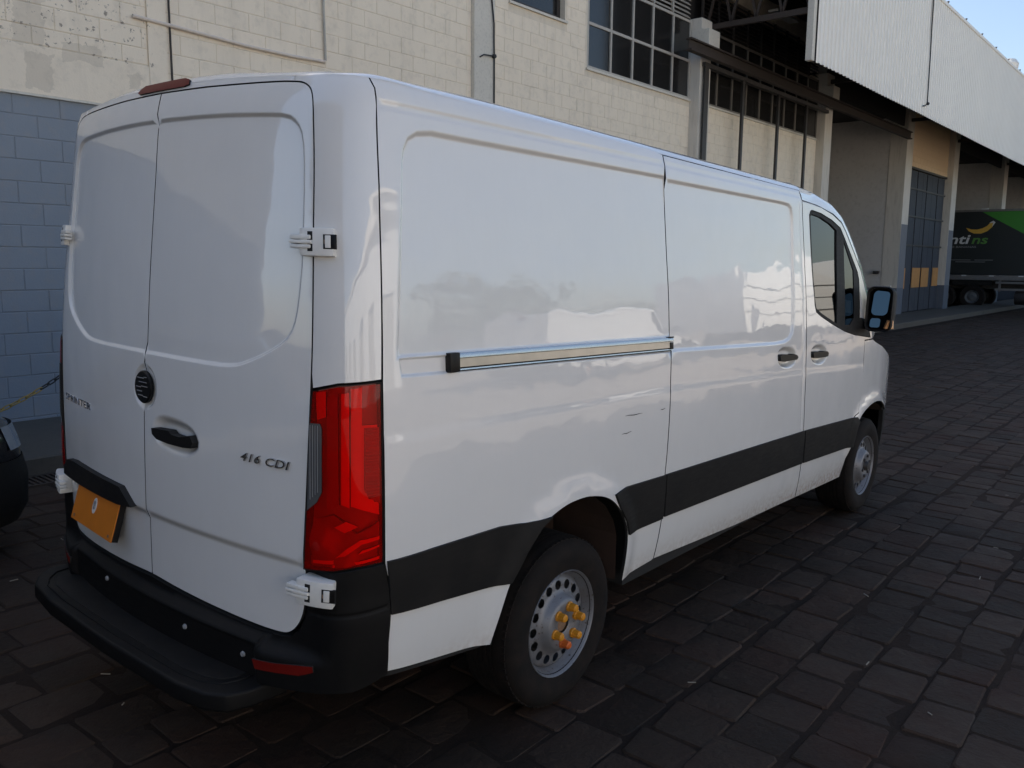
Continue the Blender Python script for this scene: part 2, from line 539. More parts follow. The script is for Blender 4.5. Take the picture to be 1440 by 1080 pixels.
def stone_outline(L, H, r):
    c = []
    k = .012
    j = lambda s=.009: r.uniform(-s, s)
    for sx, sy in ((-1,-1),(1,-1),(1,1),(-1,1)):
        X, Y = sx*L/2+j(), sy*H/2+j()
        if sx*sy > 0: c += [(X, Y-sy*k*r.uniform(.6,1.6)), (X-sx*k*r.uniform(.6,1.6), Y)]
        else: c += [(X-sx*k*r.uniform(.6,1.6), Y), (X, Y-sy*k*r.uniform(.6,1.6))]
    return c
def stone_geo(L, H, r, hz=0.0):
    o = stone_outline(L, H, r)
    n = 8; v = []; tx, ty = r.uniform(-.018, .018), r.uniform(-.018, .018)
    for s, z in ((1.0, -.05), (1.0, -.006), (.90, .0)):
        for x, y in o:
            v.append((x*s if s == 1 else x-math.copysign(min(.007, abs(x)), x), y*s if s == 1 else y-math.copysign(min(.007, abs(y)), y),
                      z+hz+(tx*x+ty*y if z > -.04 else 0)+(r.uniform(-.002, .002))))
    v.append((0, 0, hz+.002))
    f = []
    for i in range(2):
        for k in range(n):
            l = (k+1) % n
            f.append((i*n+k, i*n+l, (i+1)*n+l, (i+1)*n+k))
    for k in range(n):
        f.append((2*n+k, 2*n+(k+1) % n, 3*n))
    return v, f

def add_tone(me, vals):
    a = me.attributes.new('tone', 'FLOAT', 'FACE')
    a.data.foreach_set('value', np.asarray(vals, dtype=np.float32))
variants = []
for i in range(24):
    v, f = stone_geo(.245, .222, rnd)
    me = make_mesh('paving_stone', v, f, MT['stone'], True)
    add_tone(me, [rnd.random()]*len(f))
    me.set_sharp_from_angle(angle=math.radians(24))
    variants.append(me)

stones = []
j = -17
y = -5.15
while y < 3.66:
    h = rnd.uniform(.225, .255)
    x = -3.2+rnd.uniform(0, .2)
    ph = rnd.uniform(0, 6.28)
    while x < 47:
        L = rnd.choice([rnd.uniform(.16, .22), rnd.uniform(.22, .29), rnd.uniform(.24, .34)])
        cx, cy = x+L/2, y+h/2+.012*math.sin(cx*1.1+ph) if False else y+h/2
        cy += .013*math.sin((x+L/2)*1.3+ph)
        if not (cx > 26 and cy < -3):
            stones.append((cx, cy, L-rnd.uniform(.006, .018), h-rnd.uniform(.008, .024)))
        x += L
    y += h
P = np.array([(s[0], s[1], 0) for s in stones])
W = P @ TN.T
px, py, pz = project(W)
size = np.where((pz > .3) & (px > -20) & (px < 1460) & (py > 0) & (py < 1110), 1.0/np.maximum(pz, .3), 0)
hid = ((P[:, 0] > -.1) & (P[:, 0] < 5.6) & (P[:, 1] > -.70) & (P[:, 1] < 1.0)) | ((P[:, 0] > .1) & (P[:, 0] < 6) & (P[:, 1] > .9))
size[hid] = 0
order = np.argsort(-size)
single = set(order[:300].tolist())
bv = []; bf = []; bt = []
for i, (cx, cy, L, H) in enumerate(stones):
    hz = rnd.uniform(-.005, .003)
    if i in single:
        o = link('paving_stone', variants[rnd.randrange(24)], ground, (cx, cy, hz+.016-.016), (0, 0, rnd.choice([0, math.pi])+rnd.uniform(-.03, .03)))
        o.scale = (L/.245, H/.222, 1)
    else:
        far = cx > 14
        v, f = stone_geo(L, H, rnd, hz)
        b = len(bv)
        bv += [(p[0]+cx, p[1]+cy, p[2]) for p in v]; bf += [tuple(b+k for k in q) for q in f]; bt += [rnd.random()]*len(f)
me = make_mesh('paving_stones', bv, bf, MT['stone'], True)
add_tone(me, bt)
me.set_sharp_from_angle(angle=math.radians(24))
tag(link('paving_stones', me, ground), kind='stuff')

# ------------------------------------------------------------------ sidewalk along the building
sw = MB()
xs = [-4+2.0*i for i in range(38)]
prof = lambda x: [(x, 3.96, gz(x, 3.96)-.2), (x, 3.96, gz(x, 3.96)+.13), (x, 3.975, gz(x, 3.975)+.145), (x, 5.43, gz(x, 5.43)+.145)]
sw.grid([prof(x) for x in xs], flip=True)
sidewalk = sw.build('sidewalk', MT['kerb'], fix=False)
tag(sidewalk, 'grey concrete sidewalk with a kerb along the foot of the warehouse', kind='structure')

# ------------------------------------------------------------------ warehouse
WY = 5.40
wh = empty('warehouse', (0, WY, 0))
tag(wh, 'long warehouse of cream and blue-grey painted concrete blocks with a white corrugated canopy front', 'warehouse')
def wpart(mb, name, mat, parent=None, **k):
    o = mb.build(name, mat, None, **k)
    p = parent or wh
    o.parent = p
    o.matrix_parent_inverse = p.matrix_world.inverted() if p is not wh else Matrix.Translation((0, -WY, 0))
    return o
Z0, ZT = -.6, 8.6
wall = MB()
B0, B1 = WY+.006, WY+.25
for x0, x1, z0, z1 in [(-7, 7.57, Z0, ZT),
        (8.0, 13.78, Z0, 4.82), (8.0, 8.4, 4.82, ZT), (8.4, 9.72, 4.82, 5.41), (9.72, 10.33, 4.82, ZT), (8.4, 9.72, 7.2, ZT), (10.33, 13.78, 7.2, ZT),
        (14.2, 20.4, Z0, 4.82), (14.2, 20.4, 7.0, ZT), (20.9, 27.6, 6.3, ZT), (28.3, 33.5, 4.87, ZT), (34.2, 42.6, 6.3, ZT), (43.4, 50.5, 6.3, ZT), (51.3, 75, Z0, ZT)]:
    wall.box((x0, B0, z0), (x1, B1, z1))
wall_o = wpart(wall, 'wall', MT['mortar'])
# blocks: running bond, every block its own shallow box proud of the mortar
BL, BH, ZJ = .40, .1913, .479
def unit_block(w, h):
    e, d = .006, .004
    v = []
    for ins, yy in ((0, .03), (0, d), (e, 0)):
        v += [(-w/2+ins, yy, -h/2+ins), (w/2-ins, yy, -h/2+ins), (w/2-ins, yy, h/2-ins), (-w/2+ins, yy, h/2-ins)]
    f = [(8, 9, 10, 11)]
    for i in (0, 4):
        for k in range(4):
            l = (k+1) % 4
            f.append((i+k, i+l, i+4+l, i+4+k))
    return v, f
rects = []
def courses(x0, x1, z0, z1, holes=()):
    k = math.floor((z0-ZJ)/BH)
    while ZJ+k*BH < z1:
        a, b = max(z0, ZJ+k*BH), min(z1, ZJ+(k+1)*BH)
        if b-a > .03:
            off = 1.87 if k % 2 == 0 else 1.67
            i = math.floor((x0-off)/BL)
            while off+i*BL < x1:
                spans = [(max(x0, off+i*BL), min(x1, off+(i+1)*BL))]
                for hx0, hx1, hz0, hz1 in holes:
                    ns = []
                    for c, d in spans:
                        if b > hz0+.02 and a < hz1-.02 and d > hx0 and c < hx1:
                            if c < hx0: ns.append((c, hx0))
                            if d > hx1: ns.append((hx1, d))
                        else: ns.append((c, d))
                    spans = ns
                for c, d in spans:
                    if d-c > .04: rects.append((c, d, a, b))
                i += 1
        k += 1
courses(-2.5, 7.57, .24, 3.15)
courses(-2.5, 2.93, 3.58, 7.0)
courses(3.12, 7.57, 3.15, 7.0)
courses(8.0, 13.78, .9, 7.0, [(8.36, 9.76, 5.38, 7.3), (10.29, 13.8, 4.79, 7.3)])
courses(14.2, 20.4, .9, 4.79)
courses(28.3, 33.5, 4.9, 6.9)
rc = np.array([((a+b)/2, WY, (c+d)/2) for a, b, c, d in rects])
bx, by, bz = project(rc)
roofline = np.interp(bx, [0, 88, 130, 200, 300, 430, 520, 935, 1120, 1190, 1250, 1440], [2000, 700, 150, 128, 104, 98, 101, 210, 262, 340, 470, 470])
vis = (bx > -15) & (bx < 1440) & (by > -12) & (by < roofline+6) & (bz > 0)
sc = np.where(vis, 1/bz, 0)
one = set(np.argsort(-sc)[:300].tolist())
cache = {}; sb = MB()
for i, (a, b, c, d) in enumerate(rects):
    w, h = b-a-.005, d-c-.005
    if i in one:
        key = (round(w, 2), round(h, 3))
        if key not in cache:
            v, f = unit_block(w, h)
            cache[key] = make_mesh('block', v, f, MT['wall'])
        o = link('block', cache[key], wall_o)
        o.location = ((a+b)/2, WY+rnd.uniform(-.0015, .0015), (c+d)/2)
    else:
        v, f = unit_block(w, h)
        dy = WY+rnd.uniform(-.0015, .0015)
        sb.add([(p[0]+(a+b)/2, p[1]+dy, p[2]+(c+d)/2) for p in v], f)
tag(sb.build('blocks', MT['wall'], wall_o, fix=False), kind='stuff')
# plastered lintel and narrow pier above the near end of the wall
m = MB(); m.box((-6.5, WY-.014, 3.157), (2.93, WY+.1, 3.57)); m.box((2.93, WY-.018, 3.157), (3.12, WY+.1, 7.2))
wpart(m, 'lintel', MT['wall'], bevel=.006)
m = MB(); m.box((-6.5, WY-.030, 3.135), (3.12, WY+.1, 3.155)); wpart(m, 'ledge', MT['column'])
# pilasters and columns
for x0, x1, f_, top in [(7.57, 8.0, 5.34, ZT), (13.78, 14.2, 5.2, 6.3), (20.4, 20.9, 5.2, 6.4), (27.6, 28.3, 5.23, 6.6), (33.5, 34.2, 5.2, 6.7), (42.6, 43.4, 5.2, 6.6), (50.5, 51.3, 5.2, 6.6)]:
    m = MB(); m.box((x0, f_, Z0), (x1, 5.75, top))
    wpart(m, 'column', MT['column_paint'] if x0 > 13 else MT['column'], bevel=.015)
# windows: frame > panes
def window(xs_, zs_, y=WY+.03, fr='frame', fw_=.045, name='window'):
    m = MB()
    for x in xs_: m.box((x-fw_/2, y-.02, zs_[0]-fw_/2), (x+fw_/2, y+.03, zs_[-1]+fw_/2))
    for z in zs_:
        for a, b in zip(xs_[:-1], xs_[1:]): m.box((a+fw_/2, y-.016, z-fw_/2), (b-fw_/2, y+.026, z+fw_/2))
    w = wpart(m, name, MT[fr])
    for a, b in zip(xs_[:-1], xs_[1:]):
        for c, d in zip(zs_[:-1], zs_[1:]):
            p = MB(); p.box((a+fw_/2+.002, y+.004, c+fw_/2+.002), (b-fw_/2-.002, y+.010, d-fw_/2-.002))
            q = p.build('pane', MT['pane'], w)
            q.rotation_euler = (0, 0, 0)
    return w
window([10.36, 11.04, 11.72, 12.38, 13.10, 13.75], [4.85, 5.53, 6.24])
window([8.43, 9.69], [5.44, 7.15], y=WY+.12, fr='dark_frame', fw_=.10)
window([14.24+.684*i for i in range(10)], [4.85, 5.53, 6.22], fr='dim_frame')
# louvres above the panes
for x0, x1 in [(10.36, 13.75), (14.24, 20.38)]:
    n = 5 if x0 < 12 else 9
    dx = (x1-x0)/n
    for i in range(n):
        lv = MB(); lv.box((x0+i*dx-.02, WY+.012, 6.27), (x0+i*dx+.02, WY+.06, 7.0))
        L_ = wpart(lv, 'louvre_frame', MT['frame'] if x0 < 12 else MT['dark_frame'])  # louvres beneath the canopy take the dark copy, which carries its shade
        sl_me = None
        for k in range(9):
            s = MB(); z = 6.30+k*.078
            s.add([(x0+i*dx+.022, WY+.015, z), (x0+(i+1)*dx-.022, WY+.015, z), (x0+(i+1)*dx-.022, WY+.075, z+.06), (x0+i*dx+.022, WY+.075, z+.06),
                   (x0+i*dx+.022, WY+.021, z-.006), (x0+(i+1)*dx-.022, WY+.021, z-.006), (x0+(i+1)*dx-.022, WY+.081, z+.054), (x0+i*dx+.022, WY+.081, z+.054)],
                  [(0,1,2,3), (7,6,5,4), (0,4,5,1), (2,6,7,3), (1,5,6,2), (3,7,4,0)])
            s.build('louvre_slat', MT['frame'] if x0 < 12 else MT['dark_frame'], L_)
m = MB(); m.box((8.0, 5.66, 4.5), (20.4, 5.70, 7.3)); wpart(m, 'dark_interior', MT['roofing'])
# concrete sills
m = MB(); m.box((10.30, WY-.03, 4.79), (13.77, WY+.1, 4.825)); m.box((14.21, WY-.03, 4.79), (20.39, WY+.1, 4.825)); m.box((8.36, WY-.03, 5.375), (9.76, WY+.1, 5.41))
wpart(m, 'window_sill', MT['column'])
# sliding door beam, its posts and track in front of the wall
m = MB(); m.box((12.85, 4.90, 5.50), (26.9, 5.02, 5.53)); m.box((12.85, 4.95, 5.53), (26.9, 4.97, 5.69)); m.box((12.85, 4.90, 5.69), (26.9, 5.02, 5.72))
wpart(m, 'door_beam', MT['rusty_beam'])
m = MB(); m.box((13.83, 5.12, 5.42), (20.4, 5.185, 5.495)); wpart(m, 'door_track', MT['dark_steel'])
for x, w_ in [(13.93, .17), (15.56, .09), (17.38, .09), (19.02, .09)]:
    m = MB(); m.box((x-w_/2, 5.13, gz(x, 5.1)), (x+w_/2, 5.145, 5.42)); m.box((x-.012, 5.145, gz(x, 5.1)), (x+.012, 5.19, 5.42))
    wpart(m, 'steel_post', MT['dark_steel'])
# beam bracket box on top of the first two columns
for x in (13.76, 20.38):
    m = MB(); m.box((x, 5.03, 5.74), (x+.44, 5.4, 6.08)); wpart(m, 'bracket_block', MT['column'], bevel=.012)
# bays
def bay(x0, x1, side=True):
    m = MB(); m.box((x0-.3, 14.0, Z0), (x1+.3, 14.2, 6.6)); wpart(m, 'bay_back_wall', MT['bay_wall'])
    m = MB(); m.box((x1+.02, 5.75, Z0), (x1+.25, 14.0, 6.3)); sw_ = wpart(m, 'bay_side_wall', MT['bay_wall'])
    m = MB()
    k = 0
    while ZJ+k*BH < 6.2:
        z = ZJ+k*BH; o_ = 0 if k % 2 else .2
        yy = 5.76-o_
        while yy < 11:
            a, b = max(5.76, yy), yy+.4
            if b-a > .05:
                v, f = unit_block(b-a-.008, BH-.008)
                m.add([(x1+.02-.004+p[1]*.5, (a+b)/2-p[0], p[2]+z+BH/2) for p in v], f)
            yy += .4
        k += 1
    tag(m.build('blocks', MT['bay_wall'], sw_), kind='stuff')
    m = MB(); m.box((x0-.25, 5.75, Z0), (x0-.02, 14.0, 6.3)); wpart(m, 'bay_side_wall', MT['bay_wall'])
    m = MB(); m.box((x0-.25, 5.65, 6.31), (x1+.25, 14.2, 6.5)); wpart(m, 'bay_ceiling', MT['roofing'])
bay(20.9, 27.6); bay(34.2, 42.6); bay(43.5, 50.5)
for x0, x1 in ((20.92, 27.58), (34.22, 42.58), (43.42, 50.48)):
    m = MB(); m.box((x0, 5.34, 6.02), (x1, 5.395, 7.38)); wpart(m, 'bay_shade_panel', MT['roofing'])  # dark sheets standing in for the shade above the bays
m = MB(); m.tube([(21.75, 5.62, 0), (21.75, 5.62, 6.2)], .05, 10); wpart(m, 'drain_pipe', MT['dark_steel'], smooth=True)
m = MB(); m.box((27.50, 5.40, .75), (27.60, 5.60, 1.06)); wpart(m, 'meter_box', MT['column'], bevel=.01)
m = MB(); m.box((27.50, 5.80, 1.42), (27.62, 5.98, 1.52)); wpart(m, 'wall_lamp', MT['dark_steel'], bevel=.01)
# tall blue gate with orange plywood patches: leaves > planks
gx = [28.42, 29.12, 29.84, 30.55, 31.02, 31.72, 32.44, 33.12, 33.44]
zb_, zt_ = gz(30, 5.4)+.16, 4.84
gate_f = MB(); gate_f.box((28.32, 5.38, zt_), (33.48, 5.46, zt_+.07)); gate = wpart(gate_f, 'gate', MT['dark_steel'])
for i, (a, b) in enumerate(zip(gx[:-1], gx[1:])):
    m = MB(); dz = .012*(i % 2)
    m.box((a+.03, 5.43+dz, zb_), (b-.03, 5.455+dz, zt_-.02)); m.build('gate_plank', MT['gate'], gate, bevel=.004)
    m = MB(); m.box((a-.025, 5.46, zb_), (a+.025, 5.50, zt_-.02)); m.build('gate_upright', MT['dark_steel'], gate)
for z in (2.35, 3.3, 4.2):
    m = MB(); m.box((28.36, 5.395, z), (33.44, 5.425, z+.05)); m.build('gate_rail', MT['dark_steel'], gate)
for a, b, c, d in [(28.36, 29.06, .93, 1.61), (29.90, 30.86, .95, 1.62), (31.05, 31.98, .95, 1.62), (32.55, 33.30, .96, 1.62)]:
    m = MB(); m.box((a, 5.408, c), (b, 5.425, d)); m.build('plywood_patch', MT['board'], gate)
# white corrugated fascia hanging from the canopy edge
FY, FX0, FX1, FZ0, FZ1 = 3.20, 14.33, 75.0, 5.315, 8.14
pitch = .20
xs_, ys_ = [], []
x = FX0
while x < FX1:
    for dx, dy in ((0, 0), (.06, 0), (.085, -.032), (.155, -.032), (.18, 0)):
        xs_.append(x+dx); ys_.append(FY+dy)
    x += pitch
m = MB()
m.grid([[(a, b, FZ0+.004*math.sin(a*1.3)) for a, b in zip(xs_, ys_)], [(a, b, FZ1) for a, b in zip(xs_, ys_)]])
fascia = wpart(m, 'corrugated_fascia', MT['clad'], fix=False)
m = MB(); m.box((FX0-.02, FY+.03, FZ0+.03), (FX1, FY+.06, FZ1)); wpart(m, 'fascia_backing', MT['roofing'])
m = MB(); m.box((FX0-.03, FY-.05, FZ1-.02), (FX1, FY+.25, FZ1+.06)); cap = wpart(m, 'ridge_cap', MT['clad'], bevel=.01)
mm = None
for i in range(26):
    m = MB(); x = 15.2+1.95*i
    m.tube([(x, FY+.02, FZ1+.06), (x, FY+.02, FZ1+.15)], .012, 6); m.lathe([(.0, .0), (.028, .0), (.028, .03), (0, .03)], 8, (x, FY+.02, FZ1+.14), 'z')
    if mm is None: mm = m.mesh('cap_bolt', MT['dark_steel']); x00 = x; o = link('cap_bolt', mm)
    else: o = link('cap_bolt', mm); o.location = (x-x00, 0, 0)
    o.parent = wh; o.matrix_parent_inverse = Matrix.Translation((0, -WY, 0))
m = MB(); m.box((FX0-.16, FY+.02, FZ0+.02), (FX0-.02, FY+.14, 7.4)); wpart(m, 'fascia_end_post', MT['column'], bevel=.01)
# canopy roof, trusses, lamp
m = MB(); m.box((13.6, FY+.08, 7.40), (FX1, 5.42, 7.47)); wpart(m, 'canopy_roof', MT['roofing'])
for x in (14.28, 20.65, 27.9, 33.8, 42.9, 50.9):
    m = MB(); m.bar((x, 5.4, 6.22), (x, FY+.1, 6.22), .09, .10); m.bar((x, 5.4, 7.3), (x, FY+.1, 7.3), .07, .09)
    for k in range(4):
        y0 = 5.35-.5*k; m.bar((x, y0, 6.25), (x, y0-.25, 7.27), .045, .045); m.bar((x, y0-.25, 7.27), (x, y0-.5, 6.25), .045, .045)
    wpart(m, 'canopy_truss', MT['rusty_beam'])
for y_ in (3.6, 4.2, 4.8):
    m = MB(); m.bar((13.8, y_, 7.36), (FX1, y_, 7.36), .05, .07); wpart(m, 'purlin', MT['rusty_beam'])
m = MB(); m.box((15.8, 4.6, 6.75), (16.9, 4.8, 6.80)); wpart(m, 'lamp_fitting', MT['frame'], bevel=.01)
# roof and rear of the building (it throws the shade the yard lies in)
m = MB(); m.box((-7, 5.66, ZT), (75, 34, ZT+.2)); m.box((-7, 33.7, Z0), (75, 34, ZT)); m.box((-7.2, WY, Z0), (-7, 34, ZT+.2)); wpart(m, 'roof', MT['clad'])
m = MB(); m.lathe([(.0, 0), (.22, 0), (.22, .25), (.34, .27), (.36, .42), (.26, .56), (.0, .60)], 20, (32.9, FY+.45, FZ1), 'z'); wpart(m, 'roof_ventilator', MT['clad'], smooth=True)

# ------------------------------------------------------------------ things fixed to the building
def wire(name, pts, r, mat, label, cat, extra=None, n=8):
    m = MB(); m.tube(pts, r, n)
    if extra: extra(m)
    o = m.build(name, mat, smooth=True)
    return tag(o, label, cat)
def knot(p, s=.03):
    return lambda m: (m.lathe([(0, -s), (s*.8, -s*.6), (s, 0), (s*.8, s*.6), (0, s)], 8, p, 'z'))
wire('cable', [(7.92, 5.325, 7.5), (7.93, 5.325, 6.2), (7.89, 5.322, 5.4), (7.95, 5.32, 5.0), (7.96, 5.32, 4.55), (7.97, 5.325, 4.0), (7.97, 5.325, 1.2)], .011, MT['cable'],
     'thin black cable hanging down the narrow white pilaster above the van roof', 'cable',
     lambda m: (knot((7.95, 5.31, 4.56), .035)(m), m.tube([(7.95, 5.31, 4.56), (7.72, 5.30, 4.54), (7.66, 5.32, 4.50)], .010, 6)))
wire('cable', [(21.38, 3.145, 8.14), (21.40, 3.145, 7.3), (21.46, 3.145, 6.6), (21.50, 3.145, 5.60), (21.30, 3.145, 5.52), (21.15, 3.14, 5.50)], .014, MT['cable'],
     'thin black wire running down the white corrugated fascia', 'cable', knot((21.50, 3.13, 5.60), .04))
wire('conduit', [(2.78, 5.37, 4.005), (3.3, 5.372, 3.99), (4.0, 5.372, 3.965), (4.6, 5.372, 3.965), (5.05, 5.372, 3.985)], .018, MT['pvc'],
     'pale horizontal plastic conduit clipped to the cream block wall above the van', 'conduit')
wire('pipe', [(5.06, 5.375, 4.0), (5.045, 5.375, 4.6), (5.04, 5.375, 7.4)], .013, MT['frame'],
     'thin pale vertical pipe rising from the right end of the conduit', 'pipe')
wire('pipe', [(3.165, 5.385, 3.2), (3.16, 5.385, 4.2), (3.16, 5.385, 7.4)], .010, MT['dark_frame'],
     'thin dark vertical pipe crossing the left part of the conduit', 'pipe')
# drain grate in the gutter at the foot of the kerb
dg = empty('drain_grate', (1.5, 3.8, gz(1.5, 3.8)))
dg.rotation_euler = TILT.to_euler()
tag(dg, 'rusty steel drain grate in the gutter between the cobbles and the sidewalk', 'drain grate')
m = MB(); m.box((-1.2, -.14, -.01), (1.2, -.115, .012)); m.box((-1.2, .115, -.01), (1.2, .14, .012)); m.build('grate_frame', MT['rusty_beam'], dg)
m = MB(); m.box((-1.2, -.113, -.012), (1.2, .113, -.008)); m.build('drain_channel', MT['shadow'], dg)
m = MB(); m.box((-.009, -.114, -.006), (.009, .114, .011)); bme = m.mesh('grate_bar', MT['rusty_beam'])
for i in range(60):
    link('grate_bar', bme, dg, (-1.18+.04*i, 0, 0))

# ------------------------------------------------------------------ the van: a body surface B(s, z); s runs round the body in plan from the middle of the rear
def pchip(x, y):
    x = np.array(x, float); y = np.array(y, float)
    h = np.diff(x); d = np.diff(y)/h; m = np.zeros_like(y)
    for i in range(1, len(y)-1):
        if d[i-1]*d[i] > 0:
            w1 = 2*h[i]+h[i-1]; w2 = h[i]+2*h[i-1]; m[i] = (w1+w2)/(w1/d[i-1]+w2/d[i])
    m[0] = d[0]; m[-1] = d[-1]
    def f(t):
        t = np.clip(t, x[0], x[-1]); i = np.clip(np.searchsorted(x, t)-1, 0, len(x)-2)
        u = (t-x[i])/h[i]
        return (1+2*u)*(1-u)**2*y[i]+u*(1-u)**2*h[i]*m[i]+u*u*(3-2*u)*y[i+1]+u*u*(u-1)*h[i]*m[i+1]
    return f
RAKE = .0255
Wf = pchip([.30,.44,.54,.66,.85,1.0,1.2,1.4,1.6,1.85,1.97,2.10,2.19,2.215,2.25], [.945,.968,.982,.991,.999,.998,.993,.983,.966,.934,.920,.906,.897,.889,.870])
Xc = pchip([.4,.87,1.06,1.26,1.6,2.0,2.18,2.30,2.36], [-.054,-.054,-.052,-.047,-.027,.010,.028,.055,.085])
def plan():
    ys = np.linspace(0, .83, 60); xs = .104*ys**2
    q = np.array([(.104*.83**2,.83),(.088,.885),(.140,.962),(.24,.994),(.34,.998)])
    for _ in range(5):
        n = [q[0]]
        for i in range(len(q)-1): n += [.75*q[i]+.25*q[i+1], .25*q[i]+.75*q[i+1]]
        q = np.array(n+[q[-1]])
    xs = np.concatenate([xs, q[1:, 0]]); ys = np.concatenate([ys, q[1:, 1]])
    return xs, ys, np.concatenate([[0], np.cumsum(np.hypot(np.diff(xs), np.diff(ys)))])
PX, PY, PL = plan()
SC = PL[-1]; S0 = SC-.34
ftap = pchip([0.,4.1,4.5,4.9,5.2,5.45,5.62,5.72,5.8], [0.,0,.004,.018,.05,.105,.18,.27,.45])
# smooth interpolation of the plan curve
_sx, _sy = pchip(PL[::3], PX[::3]), pchip(PL[::3], PY[::3])
def B(s, z):
    s = np.asarray(s, float); z = np.asarray(z, float); a = np.abs(s)
    x = np.where(a < SC, _sx(np.minimum(a, PL[::3][-1])), a-S0)
    y = np.where(a < SC, _sy(np.minimum(a, PL[::3][-1])), .998)
    y = y-np.where(x > 4.1, ftap(x), 0)
    w = np.clip(1-x/.6, 0, 1)
    k = Wf(z+RAKE*(x-1.84))/.998
    return np.stack([x+Xc(z)*w, -np.sign(s+1e-12)*y*k, z+0*x], -1)
def Nrm(s, z, e=.002):
    n = np.cross(B(s+e, z)-B(s-e, z), B(s, z+e)-B(s, z-e))
    return n/np.linalg.norm(n, axis=-1, keepdims=True)
def BO(s, z, o=0.0):
    s = np.asarray(s, float); z = np.asarray(z, float)
    return B(s, z)+Nrm(s, z)*np.asarray(o)[..., None]

# polygon tools
def area(p):
    p = np.asarray(p); q = np.roll(p, -1, 0); return .5*np.sum(p[:, 0]*q[:, 1]-q[:, 0]*p[:, 1])
def ccw(p):
    p = np.asarray(p, float); return p if area(p) > 0 else p[::-1]
def resample(p, res, closed=True):
    p = np.asarray(p, float); out = []
    N = len(p)
    for i in range(N if closed else N-1):
        a, b = p[i], p[(i+1) % N]
        n = max(1, int(math.ceil(np.linalg.norm(b-a)/res)))
        for k in range(n): out.append(a+(b-a)*k/n)
    if not closed: out.append(p[-1])
    return np.array(out)
def smooth_closed(p, it=2):
    p = np.asarray(p, float)
    for _ in range(it):
        q = np.roll(p, -1, 0); p = np.stack([.75*p+.25*q, .25*p+.75*q], 1).reshape(-1, 2)
    return p
def offset(p, d, closed=True):
    p = np.asarray(p, float)
    a = np.roll(p, 1, 0); b = np.roll(p, -1, 0)
    if not closed: a[0] = p[0]; b[-1] = p[-1]
    t1 = p-a; t2 = b-p
    if not closed: t1[0] = t2[0]; t2[-1] = t1[-1]
    n1 = np.stack([t1[:, 1], -t1[:, 0]], 1); n2 = np.stack([t2[:, 1], -t2[:, 0]], 1)
    n1 /= np.maximum(np.linalg.norm(n1, axis=1, keepdims=True), 1e-9); n2 /= np.maximum(np.linalg.norm(n2, axis=1, keepdims=True), 1e-9)
    n = n1+n2; L = np.maximum(np.linalg.norm(n, axis=1, keepdims=True), .5)
    n = n/L; c = np.maximum((n*n1).sum(1, keepdims=True), .5)
    return p+n/c*d
def inside(poly, pts):
    poly = np.asarray(poly); x, y = pts[:, 0], pts[:, 1]; r = np.zeros(len(pts), bool)
    q = np.roll(poly, -1, 0)
    for (x0, y0), (x1, y1) in zip(poly, q):
        if y0 == y1: continue
        c = ((y0 > y) != (y1 > y)) & (x < (x1-x0)*(y-y0)/(y1-y0)+x0)
        r ^= c
    return r
def dist(line, pts, closed=True):
    line = np.asarray(line); q = np.roll(line, -1, 0)
    if not closed: line, q = line[:-1], line[1:]
    d = np.full(len(pts), 1e9)
    for a, b in zip(line, q):
        ab = b-a; L = ab @ ab
        if L < 1e-14: continue
        t = np.clip(((pts-a) @ ab)/L, 0, 1)
        d = np.minimum(d, np.hypot(*(pts-a-t[:, None]*ab).T))
    return d
sstep = lambda t: np.clip(t, 0, 1)**2*(3-2*np.clip(t, 0, 1))

class Recess:
    def __init__(s, poly, depth, w, sm=0): s.p = ccw(smooth_closed(poly, sm) if sm else poly); s.d = depth; s.w = w
    def D(s, pts):
        d = dist(s.p, pts); d = np.where(inside(s.p, pts), -d, d)
        return -s.d*sstep((s.w/2-d)/s.w)
    def rows(s, res):
        w = s.w
        return [(resample(offset(s.p, o), res), True) for o in (w/2+.003, w*.25, 0, -w*.25, -w/2-.003)]
class Groove:
    def __init__(s, line, depth, w): s.p = np.asarray(line, float); s.d = depth; s.w = w
    def D(s, pts):
        return -s.d*np.exp(-(dist(s.p, pts, False)/s.w)**2)
    def rows(s, res):
        return [(resample(offset(s.p, o, False), res, False), False) for o in (-2*s.w, -s.w, 0, s.w, 2*s.w)]
class Swell:
    """raised lip fading away from a line"""
    def __init__(s, line, h, w): s.p = np.asarray(line, float); s.d = h; s.w = w
    def D(s, pts): return s.d*sstep(1-dist(s.p, pts, False)/s.w)
    def rows(s, res): return []

